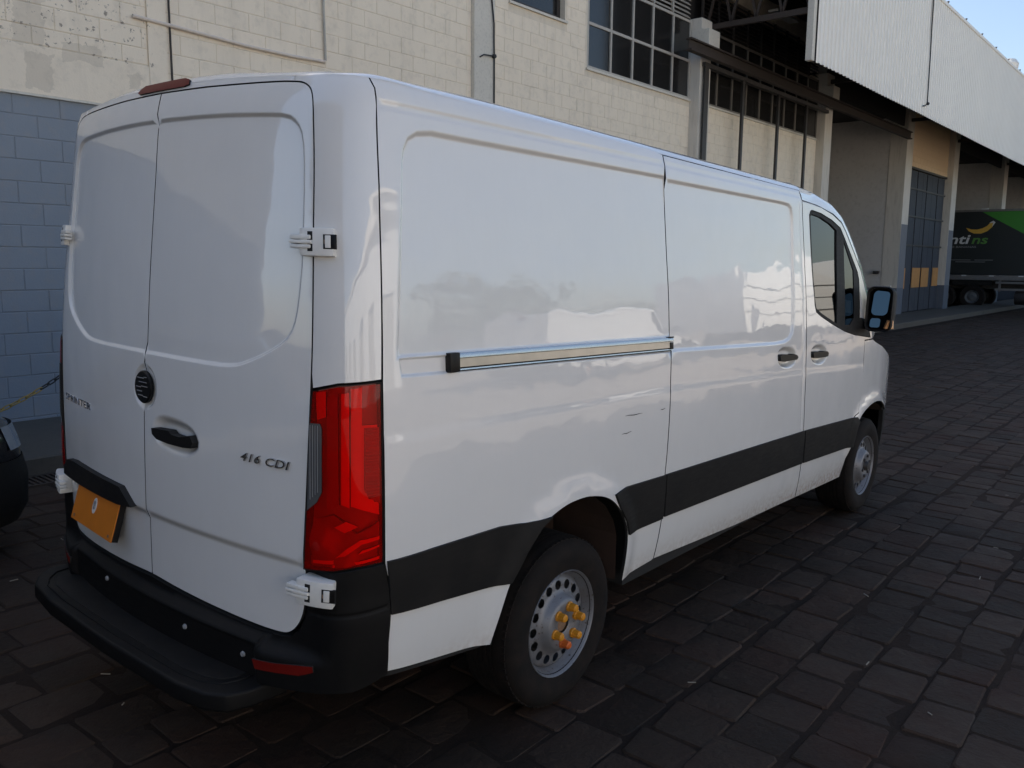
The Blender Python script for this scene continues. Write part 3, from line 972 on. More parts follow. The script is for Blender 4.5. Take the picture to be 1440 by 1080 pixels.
def panel(name, outline, mat, parent, feats=(), holes=(), off=0.0, res=.05, flange=.014, inset=.0025, mirror=False, edge=True, both=False, round_=0):
    poly = ccw(outline)
    if round_: poly = smooth_closed(poly, round_)
    poly = resample(poly, res)
    if inset: poly = offset(poly, -inset)
    hs = [offset(ccw(resample(h, res)), inset) for h in holes]
    V = [tuple(p) for p in poly]; E = [(i, (i+1) % len(poly)) for i in range(len(poly))]
    for h in hs:
        b = len(V); V += [tuple(p) for p in h]; E += [(b+i, b+(i+1) % len(h)) for i in range(len(h))]
    bd = np.array(V)
    def clear(P, m):
        d = dist(poly, P)
        ok = inside(poly, P) & (d > m)
        for h in hs: ok &= ~inside(h, P) & (dist(h, P) > m)
        return ok
    fp = []
    for f in feats:
        for row, closed in f.rows(min(res, .035)):
            if not len(row): continue
            ok = clear(row, .004)
            idx = {}
            for i, k in enumerate(ok):
                if k: idx[i] = len(V); V.append(tuple(row[i])); fp.append(row[i])
            n = len(row)
            for i in range(n if closed else n-1):
                j = (i+1) % n
                if i in idx and j in idx: E.append((idx[i], idx[j]))
    x0, y0 = poly.min(0); x1, y1 = poly.max(0)
    gx_, gy_ = np.meshgrid(np.arange(x0, x1, res), np.arange(y0, y1, res))
    gp = np.stack([gx_.ravel()+.3*res, gy_.ravel()+.3*res], 1)
    gp = gp[clear(gp, .45*res)] if len(gp) else gp
    if len(fp) and len(gp):
        fpa = np.array(fp)
        keep = np.ones(len(gp), bool)
        for i0 in range(0, len(gp), 512):
            d = np.sqrt(((gp[i0:i0+512, None]-fpa[None])**2).sum(-1)).min(1)
            keep[i0:i0+512] = d > .4*res
        gp = gp[keep]
    V += [tuple(p) for p in gp]
    ov, oe, of, *_ = delaunay_2d_cdt([Vector(p) for p in V], E, [], 0, 1e-5)
    P = np.array([tuple(p) for p in ov]); T = np.array([tuple(f) for f in of if len(f) == 3])
    c = P[T].mean(1)
    ok = inside(poly, c)
    for h in hs: ok &= ~inside(h, c)
    T = T[ok]
    a = P[T]; ar = (a[:, 1, 0]-a[:, 0, 0])*(a[:, 2, 1]-a[:, 0, 1])-(a[:, 2, 0]-a[:, 0, 0])*(a[:, 1, 1]-a[:, 0, 1])
    T = T[np.abs(ar) > 1e-9]; ar = ar[np.abs(ar) > 1e-9]
    T[ar < 0] = T[ar < 0][:, ::-1]
    offn = off if callable(off) else (lambda p: np.full(len(p), float(off)))
    def S(p):
        o = offn(p)
        for f in feats: o = o+f.D(p)
        return BO(p[:, 0], p[:, 1], o)
    X = S(P); e = 8e-4
    ds = S(P+[e, 0])-S(P-[e, 0]); dz = S(P+[0, e])-S(P-[0, e])
    N = np.cross(ds, dz); N /= np.linalg.norm(N, axis=1, keepdims=True)
    cnt = {}
    for t in T:
        for i in range(3):
            k = (t[i], t[(i+1) % 3]); cnt[k] = 1
    be = [k for k in cnt if (k[1], k[0]) not in cnt]
    verts = X.tolist(); faces = [tuple(t) for t in T]; ln = [N[i] for t in T for i in t]
    nflange = 0
    if flange:
        rim = {}
        for a_, b_ in be:
            for i in (a_, b_):
                if i not in rim: rim[i] = len(verts); verts.append((X[i]-N[i]*flange).tolist())
            q = (b_, a_, rim[a_], rim[b_])
            A, Bv, C = np.array(verts[q[0]]), np.array(verts[q[1]]), np.array(verts[q[2]])
            fn = np.cross(Bv-A, C-A); L = np.linalg.norm(fn)
            if L < 1e-12: continue
            faces.append(q); ln += [fn/L]*4; nflange += 1
    def mk(mir):
        v = np.array(verts); f = faces; n = np.array(ln)
        if mir:
            v = v*[1, -1, 1]; n = n*[1, -1, 1]
            nn = []; i = 0; ff = []
            for q in f:
                ff.append(q[::-1]); nn += n[i:i+len(q)][::-1].tolist(); i += len(q)
            f, n = ff, nn
        me = make_mesh(name, v, f, mat, True, n)
        if nflange and edge:
            me.materials.append(MT['shadow'])  # edge faces blackened: shade of the panel gaps put into colour
            mi = [0]*(len(f)-nflange)+[1]*nflange
            me.polygons.foreach_set('material_index', mi)
        return me
    out = []
    if not mirror or both: out.append(link(name, mk(False), parent))
    if mirror or both: out.append(link(name, mk(True), parent))
    return out if both else out[0]

def sbox(mb, s0, s1, z0, z1, o0, o1, ns=3):
    """a small block hugging the body surface"""
    ss = np.linspace(s0, s1, ns+1); P = []
    for z, o in ((z0, o0), (z0, o1), (z1, o1), (z1, o0)):
        P.append(BO(ss, np.full(ns+1, z), o).tolist())
    b = len(mb.v); n = ns+1
    mb.v += [tuple(p) for r in P for p in r]
    for k in range(ns):
        for i in range(4):
            j = (i+1) % 4
            mb.f.append((b+i*n+k, b+j*n+k, b+j*n+k+1, b+i*n+k+1))
    mb.f.append((b, b+n, b+2*n, b+3*n)[::-1]); mb.f.append((b+ns, b+n+ns, b+2*n+ns, b+3*n+ns))
    return mb

van = empty('delivery_van')
van.matrix_world = TILT
tag(van, 'white panel van with red tail lights and black side strips parked on the cobbles', 'van')
mirs = lambda poly: [(-s, z) for s, z in poly]

# -- outlines in (s, z)
GAP = [(.034,.6257),(.2671,.6141),(.5897,.6030),(.698,.6052),(.7361,.613),(.7688,.6427),(.7908,.6856),(.798,.7357),(.7985,.8394),(.8069,.9768),(.8184,1.1723),
       (.8314,1.41),(.8359,1.608),(.8402,1.85),(.8422,2.03),(.8405,2.1227),(.8352,2.1896),(.8277,2.2295),(.8152,2.2507),(.7911,2.2632),(.7643,2.2684),(.6705,2.2747),(.294,2.2838)]
def smooth_open(p, it=2):
    for _ in range(it):
        n = [p[0]]
        for a, b in zip(p[:-1], p[1:]): n += [(.75*a[0]+.25*b[0], .75*a[1]+.25*b[1]), (.25*a[0]+.75*b[0], .25*a[1]+.75*b[1])]
        p = n+[p[-1]]
    return p
GAP = smooth_open(GAP)
def zt(s):
    a = abs(s); x = np.interp(a, PL, PX) if a < SC else a-S0
    r = 2.305-.025*(min(a, .83)/.83)**2; q = 2.232-RAKE*(x-1.84)
    w = min(max((a-.83)/(SC-.83), 0), 1)
    return r*(1-w)+q*w
SEAM_UP = [(1.0409,1.42),(1.0433,1.6134),(1.0455,1.8159),(1.0456,1.9773),(1.0400,2.20),(1.0340,2.25)]
frame = [(.8355,1.3895),(.9161,1.4092)]+SEAM_UP+[(1.0200,zt(1.02)+.007)]+[(s, zt(s)+.007) for s in np.linspace(.98, -.98, 40)]
frame += [(-1.02,zt(1.02)+.007)]+mirs(SEAM_UP)[::-1]+[(-.9161,1.4092),(-.8355,1.3895)]
frame += [(-s, z) for s, z in GAP if z > 1.40]+[(0,2.2862)]+[(s, z) for s, z in GAP if z > 1.40][::-1]
panel('rear_frame', frame, MT['paint'], van, [Groove([(.742,2.265),(.752,2.30),(.765,2.34)], .004, .004), Groove([(-.742,2.265),(-.752,2.30),(-.765,2.34)], .004, .004)], res=.04)

# -- rear doors
WIN = [(0,2.1946),(.3707,2.1902),(.6229,2.1798),(.7254,2.1726),(.769,2.1495),(.7926,2.1102),(.7992,2.0194),(.7936,1.7725),(.7744,1.625),(.7574,1.5623),(.7229,1.5183),(.6426,1.476),(.5486,1.4396),(.4958,1.4258),(.4019,1.4211),(.1962,1.4225),(0,1.4231)]
WINR = Recess(WIN+mirs(WIN)[::-1][1:-1], .010, .011, 1)
CRE = Recess([(-1.2,.2),(1.2,.2),(1.2,.850),(-1.2,.858)], .014, .030)
ring = lambda cs, cz, a, b, n=28, t0=0: [(cs+a*math.cos(2*math.pi*i/n), cz+b*math.sin(2*math.pi*i/n)) for i in range(n)]
EMB = Recess(ring(.0012, 1.302, .072, .072), .010, .016)
BOWL = Recess([(.0662,1.166),(.0896,1.1958),(.1346,1.2048),(.2114,1.2016),(.2759,1.1898),(.3106,1.1622),(.3064,1.138),(.2588,1.1137),(.1678,1.1154),(.0884,1.1318)], .026, .040, 1)
rd = panel('rear_door', [(.0006,.6257)]+GAP+[(.0006,2.2862)], MT['paint'], van, [WINR, CRE, EMB, BOWL], res=.035, inset=.0028)
ld = panel('rear_door', mirs([(.0006,.6257)]+GAP+[(.0006,2.2862)])[::-1], MT['paint'], van, [WINR, CRE, EMB], res=.035, inset=.0028)
panel('door_seal', [(-.0048,.630),(.0048,.630),(.0048,2.20),(-.0048,2.20)], MT['paint'], ld, [WINR, CRE, EMB], off=-.0022, res=.03, flange=0, inset=0)
tag(rd, 'right rear door with the black handle and the model lettering'); tag(ld, 'left rear door with the orange plate')
o = panel('handle', [(.0661,1.1694),(.0704,1.1496),(.0994,1.136),(.1724,1.1319),(.2572,1.1325),(.301,1.1371),(.3106,1.156),(.2942,1.1775),(.2355,1.164),(.1892,1.1657),(.1732,1.1767),(.0754,1.1708)], MT['gloss_black'], rd, off=.012, flange=.03, res=.02, inset=0)
m = MB(); m.lathe([(0, 0), (.0565, 0), (.0565, .008), (.052, .012), (.030, .0125), (0, .013)], 40, (0, 0, 0), 'z')
def on_body(o, s, z, off=0.0, roll=0.0):
    """place an object so that its x follows s, its y is up and its z points out of the body"""
    p = BO(s, z, off); n = Vector(Nrm(s, z)); e = .01
    t = Vector(B(s+e, z)-B(s-e, z)).normalized(); u = n.cross(t).normalized(); t = u.cross(n)
    R = Matrix((t, u, n)).transposed().to_4x4()
    o.matrix_local = Matrix.Translation(Vector(p)) @ R @ Matrix.Rotation(roll, 4, 'Z')
    return o
badge = m.build('badge', MT['gloss_black'], van, smooth=True); on_body(badge, .0012, 1.302, -.004)
m = MB()
for y_, a, b in [(.030, -.032, .010), (.034, .012, .030), (-.002, -.040, -.008), (.002, -.004, .036), (-.030, -.026, .006), (-.033, .010, .034), (.016, -.02, .03), (-.016, -.034, .0)]:
    m.box((a, y_, .0125), (b, y_+.0022, .0145))
m.build('badge_bar', MT['lamp_grey'], badge)
def letters(body, s0, s1, zc, h, name, mat, shear=.25, o1=.005, parent=van, bold=.018, sp=1.06):
    v, f = text_mesh(body, 1.0, 1.0, shear, sp, bold)
    v[:, 2] = (v[:, 2]-v[:, 2].min())/(v[:, 2].max()-v[:, 2].min())
    a, b = v[:, 0].min(), v[:, 0].max(); c, d = v[:, 1].min(), v[:, 1].max()
    s = s0+(v[:, 0]-a)/(b-a)*(s1-s0); z = zc-h/2+(v[:, 1]-c)/(d-c)*h
    X = BO(s, z, .0005+v[:, 2]*o1)
    mb = MB(); mb.add(X.tolist(), f)
    return mb.build(name, mat, parent)
letters('416 CDI', .5405, .751, 1.1505, .0265, 'lettering', MT['chrome'], .25, .006, rd, .009)
letters('SPRINTER', -.765, -.452, 1.166, .0270, 'lettering', MT['chrome'], 0.0, .003, ld, .004, 1.12)
# plate lamp bar and number plate on the left door
panel('plate_lamp_bar', [(-.6944,.917),(-.62,.925),(-.1572,.9205),(-.0714,.8624),(-.1801,.8500),(-.5918,.8431),(-.7605,.8443),(-.7529,.8801)], MT['black'], ld, off=.022, flange=.045, res=.03, inset=0)
c0 = [BO(-.575,.850,.012), BO(-.178,.850,.012), BO(-.178,.712,.052), BO(-.575,.712,.052)]
nrm = np.cross(c0[1]-c0[0], c0[3]-c0[0]); nrm /= np.linalg.norm(nrm)
if nrm[0] > 0: nrm = -nrm
m = MB(); m.add([tuple(p) for p in c0]+[tuple(p-nrm*.004) for p in c0], [(0,1,2,3),(7,6,5,4),(0,4,5,1),(1,5,6,2),(2,6,7,3),(3,7,4,0)])
plate = m.build('number_plate', MT['plate'], ld)
ic = sum(c0)/4
m = MB(); k = .985
m.add([tuple(ic+(p-ic)*k-nrm*.005) for p in c0]+[tuple(ic+(p-ic)*k-nrm*.028) for p in c0], [(0,1,2,3),(7,6,5,4),(0,4,5,1),(1,5,6,2),(2,6,7,3),(3,7,4,0)])
m.build('plate_holder', MT['gloss_black'], plate)
tx = (c0[1]-c0[0])/np.linalg.norm(c0[1]-c0[0]); ty = (c0[0]-c0[3])/np.linalg.norm(c0[0]-c0[3])
def on_plate(u, v, w, h, mat, n=16, name='plate_emblem', oo=.002):
    p = [ic+tx*(u+w*math.cos(2*math.pi*i/n))+ty*(v+h*math.sin(2*math.pi*i/n))+nrm*oo for i in range(n)]
    mb = MB(); mb.add([tuple(q) for q in p]+[tuple(q-nrm*.0019) for q in p], [tuple(range(n))]+[(i, (i+1) % n, n+(i+1) % n, n+i) for i in range(n)])
    return mb.build(name, mat, plate)
on_plate(-.005, .018, .017, .030, MT['logo_white']); on_plate(-.005, .026, .009, .012, MT['logo_grey'], oo=.004); on_plate(-.004, .010, .008, .006, MT['logo_grey'], oo=.004)
for u, v in ((.17,-.055), (-.17,-.055)): on_plate(u, v, .006, .006, MT['rust'], 8, 'plate_screw', .003)
# high brake lamp
panel('brake_lamp', [(-.185,2.2985),(-.170,2.310),(-.137,2.3195),(.155,2.3217),(.187,2.3142),(.193,2.2985),(.163,2.2936),(-.168,2.2927)], MT['dark_red'], van, off=.006, flange=.02, res=.03, inset=0)
# -- hinges
for sg in (1, -1):
    for zc, base in ((1.808, 'hinge'), (.787, 'hinge')):
        hb = 0 if zc > 1 else .013
        m = MB(); sbox(m, .802, .915, zc-.040, zc+.040, -.004 if zc > 1 else -.035, .021+hb, 5)
        q = m.mesh('hinge', MT['hinge'], True, .006)
        if sg < 0:
            for v in q.vertices: v.co.y *= -1
            q.flip_normals()
        h = link('hinge', q, van)
        for nm, mt, a, b, c, d, o0, o1, bv in [('hinge_finger','hinge',.768,.845,.006,.019,.0,.026,.004),('hinge_finger','hinge',.766,.848,-.006,.004,.0,.028,.003),('hinge_finger','hinge',.768,.845,-.019,-.008,.0,.026,.004),
                ('hinge_slot','shadow',.834,.851,.0045,.029,.0195,.0215,0),('hinge_slot','shadow',.834,.851,-.027,-.0065,.0195,.0215,0),('latch_frame','shadow',.884,.922,-.020,.021,.016,.0212,0),
                ('latch_pin','hinge',.890,.906,-.017,.018,.020,.0245,.002),('latch_pin','rust',.8865,.8895,-.006,.006,.020,.0235,0),('latch_cover','gloss_black',.908,.9205,-.018,.019,.018,.0235,.002)]:
            m = MB(); sbox(m, a, b, zc+c, zc+d, o0+hb, o1+hb, 2)
            q = m.mesh(nm, MT[mt], True, bv)
            if sg < 0:
                for v in q.vertices: v.co.y *= -1
                q.flip_normals()
            link(nm, q, h)

# -- tail lamps: housing with reflectors behind a tinted lens
TL = [(.8343,1.3865),(.9161,1.4062),(1.0399,1.4165),(1.0478,.8713),(.9736,.8649),(.9067,.8496),(.8010,.8415),(.8113,1.0146),(.8211,1.1833),(.8284,1.3298)]
class Wavy:
    def __init__(s, z1): s.z1 = z1
    def D(s, p):
        t = np.clip((s.z1-p[:, 1])/.06, 0, 1)
        return t*(.011*np.sin(p[:, 0]*24+p[:, 1]*34)+.005*np.sin(p[:, 0]*57-p[:, 1]*18+1.0))
    def rows(s, r): return []
class Ribs:
    def __init__(s, z): s.k = z
    def D(s, p): return .002*np.abs(np.sin(p[:, 1]*s.k))
    def rows(s, r): return []
for mir in (False, True):
    t_ = panel('tail_lamp', TL, MT['lamp_grey'], van, [Wavy(1.0)], off=-.030, res=.016, flange=.02, mirror=mir, inset=.002)
    panel('lamp_rim', [(s, z) for s, z in TL], MT['gloss_black'], t_, holes=[offset(ccw(np.array(TL)), -.0045)], off=.004, res=.05, flange=.03, mirror=mir, inset=.0015)
    panel('lens', TL, MT['red_lens'], t_, [Swell([(.93,.9),(.93,1.35)], .004, .09)], off=.004, res=.03, flange=0, mirror=mir, inset=.006)
    panel('light_bar', [(.925,1.055),(.950,1.045),(.948,1.385),(.925,1.380)], MT['red_bright'], t_, off=-.004, res=.03, flange=.012, mirror=mir, inset=0)
    panel('side_reflector', [(.953,1.05),(1.036,1.02),(1.030,1.29),(.985,1.29),(.985,1.40),(.953,1.395)], MT['red_bright'], t_, off=-.008, res=.03, flange=.01, mirror=mir, inset=0)
    panel('ribbed_reflector', [(.992,1.10),(1.005,1.075),(1.036,1.055),(1.033,1.283),(.992,1.283)], MT['red_deep'], t_, [Ribs(330)], off=-.003, res=.0045, flange=.01, mirror=mir, inset=0)
    panel('dark_bar', [(.880,1.03),(.916,1.05),(.912,1.38),(.880,1.37)], MT['red_deep'], t_, off=-.010, res=.03, flange=.012, mirror=mir, inset=0)
    panel('inner_reflector', [(.846,1.30),(.876,1.31),(.876,1.385),(.842,1.38)], MT['red_bright'], t_, off=-.008, res=.03, flange=.012, mirror=mir, inset=0)
    panel('lower_reflector', [(.812,.855),(.90,.860),(.97,.874),(1.038,.882),(1.034,1.00),(.97,.965),(.90,1.02),(.83,1.0)], MT['red_deep'], t_, [Wavy(1.05)], off=-.010, res=.012, flange=.01, mirror=mir, inset=0)
    for pl in ([(.835,.868),(.90,.872),(.958,.915),(.985,.935),(1.036,.945),(1.036,.955),(.980,.948),(.945,.925),(.90,.884),(.835,.878)],
               [(.90,.862),(1.036,.884),(1.036,.893),(.90,.870)], [(.905,.985),(.935,.970),(.975,.990),(.940,1.005)], [(.975,.905),(1.036,.922),(1.036,.928),(.985,.916)]):
        panel('lamp_facet', pl, MT['red_bright'], t_, off=-.0035, res=.02, flange=.006, mirror=mir, inset=0)
    panel('reversing_lens', [(.8285,1.2923),(.8663,1.2934),(.8727,1.2774),(.8725,1.0904),(.8565,1.0585),(.8190,1.0250),(.8215,1.12)], MT['clear_lens'], t_, [Ribs(0)], off=.007, res=.012, flange=.006, mirror=mir, inset=.002)
    for k in range(4):
        panel('lens_rib', [(.8325+.0085*k,1.286),(.8345+.0085*k,1.286),(.8345+.0085*k,1.065+.008*k),(.8325+.0085*k,1.065+.008*k)], MT['lamp_grey'], t_, off=.0085, res=.03, flange=.003, mirror=mir, inset=0)

# -- rear bumper and step
inner = [(.800,.846),(.8035,.7357),(.797,.682),(.774,.637),(.739,.606),(.699,.5965),(.5897,.5945),(.2671,.6055),(0,.6180)]
bump = [(1.0762,.5055),(1.0699,.6157),(1.072,.6987),(1.0653,.7891),(1.0485,.8703),(.9736,.8640),(.9067,.8487)]+inner+mirs(inner)[::-1][1:]
bump += [(-.9067,.8487),(-.9736,.8640),(-1.0485,.8703),(-1.0653,.7891),(-1.072,.6987),(-1.0699,.6157),(-1.0762,.5055),(-.98,.468),(-.85,.455),(-.62,.445),(.62,.445),(.85,.455),(.98,.468)]
def boff(p):
    a = np.abs(p[:, 0]); lo = sstep((.592-p[:, 1])/.035); lip = sstep((.90-a)/.25)*.030*lo
    inn = sstep((.93-a)/.12)*(1-lo)*.030
    return .008+.008*sstep((.80-p[:, 1])/.12)+lip-inn
bumper = panel('rear_bumper', bump, MT['bumper'], van, [Recess([(-.66,.40),(.66,.40),(.63,.566),(-.63,.566)], .026, .026), Groove([(.63,.57),(.655,.61)], .004, .004), Groove([(.80,.70),(1.08,.735)], .003, .006)], off=boff, res=.028, flange=.06)
for mir in (False, True):
    q = panel('reflector', [(.6418,.529),(.7325,.5351),(.8606,.5501),(.8648,.5318),(.8184,.5108),(.6567,.4986)], MT['dark_red'], bumper, off=lambda p: boff(p)+.004, res=.03, flange=.02, mirror=mir, inset=0)
m = MB(); m.lathe([(0, .006), (.0075, .005), (.0095, 0), (.0095, -.01)], 14, (0, 0, 0), 'z'); qs = m.mesh('bumper_stud', MT['lamp_grey'], True)
for s, z in ((-.7408,.5179),(-.3023,.5348),(.2654,.5188),(.5699,.5108)):
    q = link('bumper_stud', qs, bumper)
    oo = float(boff(np.array([(s, z)]))[0])-(.026 if abs(s) < .64 else .01)
    on_body(q, s, z, oo+.001)
st = [(.05,.80),(-.08,.79),(-.14,.74),(-.185,.66),(-.215,.45),(-.225,0),(-.215,-.45),(-.190,-.58),(-.15,-.64),(-.08,-.665),(.05,-.67)]
m = MB(); m.prism(st, .385, .447, 'z'); step = m.build('step', MT['bumper'], van, True, .012, 3)
sti = [(.045,.76),(-.08,.74),(-.13,.69),(-.165,.62),(-.185,.43),(-.193,0),(-.185,-.43),(-.165,-.53),(-.13,-.59),(-.08,-.61),(.045,-.615)]
m = MB(); m.tube([(x*.96, y*.97, .448) for x, y in sti], .004, 6); m.build('step_rib', MT['bumper'], step)
m = MB(); m.prism([(x*.80-.005, y*.93) for x, y in sti], .445, .4505, 'z'); m.build('tread_pad', MT['black'], step, bevel=.003)
m = MB(); m.box((-.02, -.5, .30), (.25, -.44, .385)); m.box((-.02, .5, .30), (.25, .56, .385)); m.box((-.02, -.6, .36), (.06, .7, .384)); m.build('step_bracket', MT['dark_steel'], step)

# -- right and left sides
SLIDE = [(2.688,2.2315),(2.6893,2.1329),(2.690,1.8914),(2.686,1.617),(2.683,1.385),(2.678,1.2138),(2.676,1.1333),(2.669,.9586),(2.660,.8408),(2.672,.7586),(2.670,.6316),(2.6542,.4436)]
ARCH = [(1.5194,.4319),(1.5521,.5461),(1.5875,.6464),(1.6259,.6900),(1.6743,.7516),(1.7415,.8134),(1.8089,.8441),(1.893,.8660),(1.975,.8715),(2.057,.8680),(2.18,.838),(2.2664,.7805),(2.3348,.7002),(2.3649,.6279),(2.3700,.5172),(2.3722,.4218)]
ARCH_F = smooth_open(ARCH)
SEAM = [(1.0784,.5045),(1.0719,.6157),(1.074,.6987),(1.0673,.7891),(1.050,.868),(1.0425,1.4147)]+SEAM_UP[1:]
side = SEAM+[(1.02,zt(1.02)+.007)]+[(s, zt(s)+.007) for s in np.linspace(1.10, 2.60, 16)]+SLIDE+[(2.6362,.4376)]+ARCH_F[::-1]+[(1.4955,.4379)]
RECS = Recess([(1.0946,1.4828),(1.1063,1.6945),(1.1247,1.9007),(1.1340,2.0557),(1.1400,2.0866),(1.1592,2.1197),(1.1952,2.1383),(1.2611,2.1471),(1.3659,2.1452),(2.671,2.1344),(2.95,2.130),(2.95,1.443)], .011, .016)
CHAN = Recess([(1.107,1.4265),(2.95,1.380),(2.95,1.438),(1.100,1.4775)], .009, .008)
CREASE = Groove([(1.03,2.2055),(1.169,2.2034),(2.6627,2.1903),(4.068,2.1626),(4.25,2.158)], .0045, .010)
LINE = Recess([(.75,1.2445),(1.5107,1.241),(2.6944,1.2206),(4.2111,1.1613),(5.36,1.1032),(5.36,.2),(.75,.2)], -.0025, .045)
LIP = Swell(ARCH_F, .016, .10)
for mir in (False, True):
    sp = panel('side_panel', side, MT['paint'], van, [RECS, CHAN, CREASE, LINE, LIP], res=.05, mirror=mir)
    if not mir: side_r = sp
    panel('rub_strip', [(1.0715,.6990),(1.2679,.6814),(1.5875,.6464),(1.6259,.6900),(1.6743,.7516),(1.7415,.8134),(1.8067,.8446),(1.6644,.8520),(1.5268,.8694),(1.2115,.8765),(1.0545,.8768)], MT['black'], sp, off=lambda p: .010+LIP.D(p)+LINE.D(p), res=.04, flange=.016, mirror=mir)
    panel('rub_strip', [(2.2317,.8408),(2.2664,.7805),(2.3348,.7002),(2.3649,.6335),(2.670,.6316),(2.660,.8408),(2.344,.8502)], MT['black'], sp, off=lambda p: .010+LIP.D(p)+LINE.D(p), res=.04, flange=.016, mirror=mir)
sc_ = MB()
for a, b in [((2.3055,1.1501),(2.4393,1.1449)), ((2.59,1.1400),(2.632,1.1425)), ((2.2824,1.0768),(2.3586,1.0790))]:
    n = 8; top = []; bot = []
    for i in range(n+1):
        t = i/n; s = a[0]+(b[0]-a[0])*t; z = a[1]+(b[1]-a[1])*t+.0012*math.sin(9*t); w_ = .0016*math.sin(math.pi*(.08+.84*t))
        top.append(BO(s, z+w_, .0050).tolist()); bot.append(BO(s, z-w_, .0050).tolist())
    sc_.grid([bot, top])
sc_.build('scratch', MT['shadow'], side_r, fix=False)
# rail: end cap, profile, channel lips
def rail_strip(name, mat, zo, s0, s1, parent):
    ss = np.linspace(s0, s1, 40); zc = lambda s: 1.4805+(s-1.2834)*(1.4504-1.4805)/(2.6275-1.2834)
    k = lambda s: 1-.012*(s-1.3)
    rows = [BO(ss, zc(ss)+dz*k(ss), o).tolist() for dz, o in zo]
    m = MB(); m.grid(rows, flip=True)
    return m.build(name, mat, parent, True, fix=False)
rail = rail_strip('door_rail', MT['alu'], [(0,-.012),(0,.006),(-.004,.009),(-.016,.010),(-.0185,.007),(-.0185,.001)], 1.322, 2.688, side_r)
rail_strip('rail_face', MT['rail_tan'], [(-.0187,.001),(-.0187,.0045),(-.046,.0055),(-.046,-.010)], 1.322, 2.668, rail)
rail_strip('rail_gap', MT['shadow'], [(-.0462,-.004),(-.051,-.004)], 1.322, 2.688, rail)
rail_strip('rail_lip', MT['alu'], [(-.051,-.004),(-.051,.004),(-.0555,.005),(-.0555,-.006)], 1.322, 2.688, rail)
rail_strip('rail_gap', MT['shadow'], [(-.0557,-.002),(-.0600,-.0015)], 1.322, 2.688, rail)
m = MB(); sbox(m, 1.2834, 1.3255, 1.4195, 1.4815, -.012, .014, 2); m.build('rail_end_cap', MT['gloss_black'], rail, True, .004)
m = MB(); sbox(m, 2.662, 2.690, 1.398, 1.428, -.010, .008, 2); sbox(m, 2.650, 2.690, 1.4475, 1.453, -.01, .011, 2); m.build('rail_end_cap', MT['gloss_black'], rail, True, .002)
# sliding door
FDG = [(4.250,2.135),(4.2560,2.10),(4.2676,1.8637),(4.2679,1.4988),(4.2743,1.2928),(4.2800,.9998),(4.300,.805),(4.330,.6022),(4.3420,.3770)]
slide = [(2.6542,.4416)]+SLIDE[::-1][1:]+[(4.2360,2.1940)]+FDG+[(3.4888,.3974),(2.6552,.4396)]
SREC = Recess([(2.45,2.130),(2.689,2.1239),(3.9637,2.1059),(4.060,2.100),(4.0938,2.085),(4.1095,2.045),(4.1125,2.0),(4.0972,1.6633),(4.0822,1.4466),(4.065,1.395),(4.020,1.365),(3.950,1.352),(3.8182,1.3505),(2.6896,1.3908),(2.45,1.400)], .011, .016)
BS = Recess([(3.8711,1.2731),(3.8833,1.3025),(3.9451,1.3135),(4.024,1.3081),(4.0959,1.2875),(4.1208,1.2582),(4.101,1.2282),(4.042,1.2115),(3.9624,1.2162),(3.8981,1.233)], .024, .03, 1)
PIL = Groove([(4.205,2.12),(4.222,1.86),(4.225,1.50),(4.232,1.29),(4.238,1.0),(4.255,.82)], .0028, .005)
BF = Recess([(4.3584,1.2568),(4.3837,1.2836),(4.4504,1.2936),(4.5313,1.2883),(4.5921,1.2652),(4.6126,1.2384),(4.5866,1.2064),(4.5298,1.1918),(4.4488,1.1963),(4.3845,1.2179)], .022, .03, 1)
FRAME = [(4.3614,2.0600),(4.3800,2.0830),(4.4065,2.0882),(4.5511,2.0773),(4.739,2.0462),(4.8906,2.0047),(4.9667,1.9426),(5.1101,1.8152),(5.205,1.73),(5.2272,1.68),(5.2241,1.43),(5.40,1.41),(5.4729,1.2895),(5.1404,1.3231),(4.927,1.3596),(4.70,1.415),(4.502,1.4714),(4.4250,1.500),(4.4040,1.540),(4.3833,1.681)]
door = FDG[::-1]+[(4.40,2.128),(4.55,2.116),(4.75,2.085),(4.91,2.04),(4.99,1.985),(5.14,1.86),(5.27,1.745),(5.41,1.53),(5.53,1.275),(5.345,1.275),(5.3404,1.0991),(5.3373,.9086),(5.2777,.7879),(5.2081,.7676),(5.1908,.5676),(5.1229,.357)]
FAR_ = [(5.1229,.357),(5.20,.5676),(5.2365,.690),(5.30,.752),(5.40,.790),(5.53,.815),(5.657,.822),(5.80,.807),(5.92,.765),(6.0,.715)]
FAR_F = smooth_open(FAR_[2:])
FLIP = Swell(FAR_[1:2]+FAR_F, .020, .10)
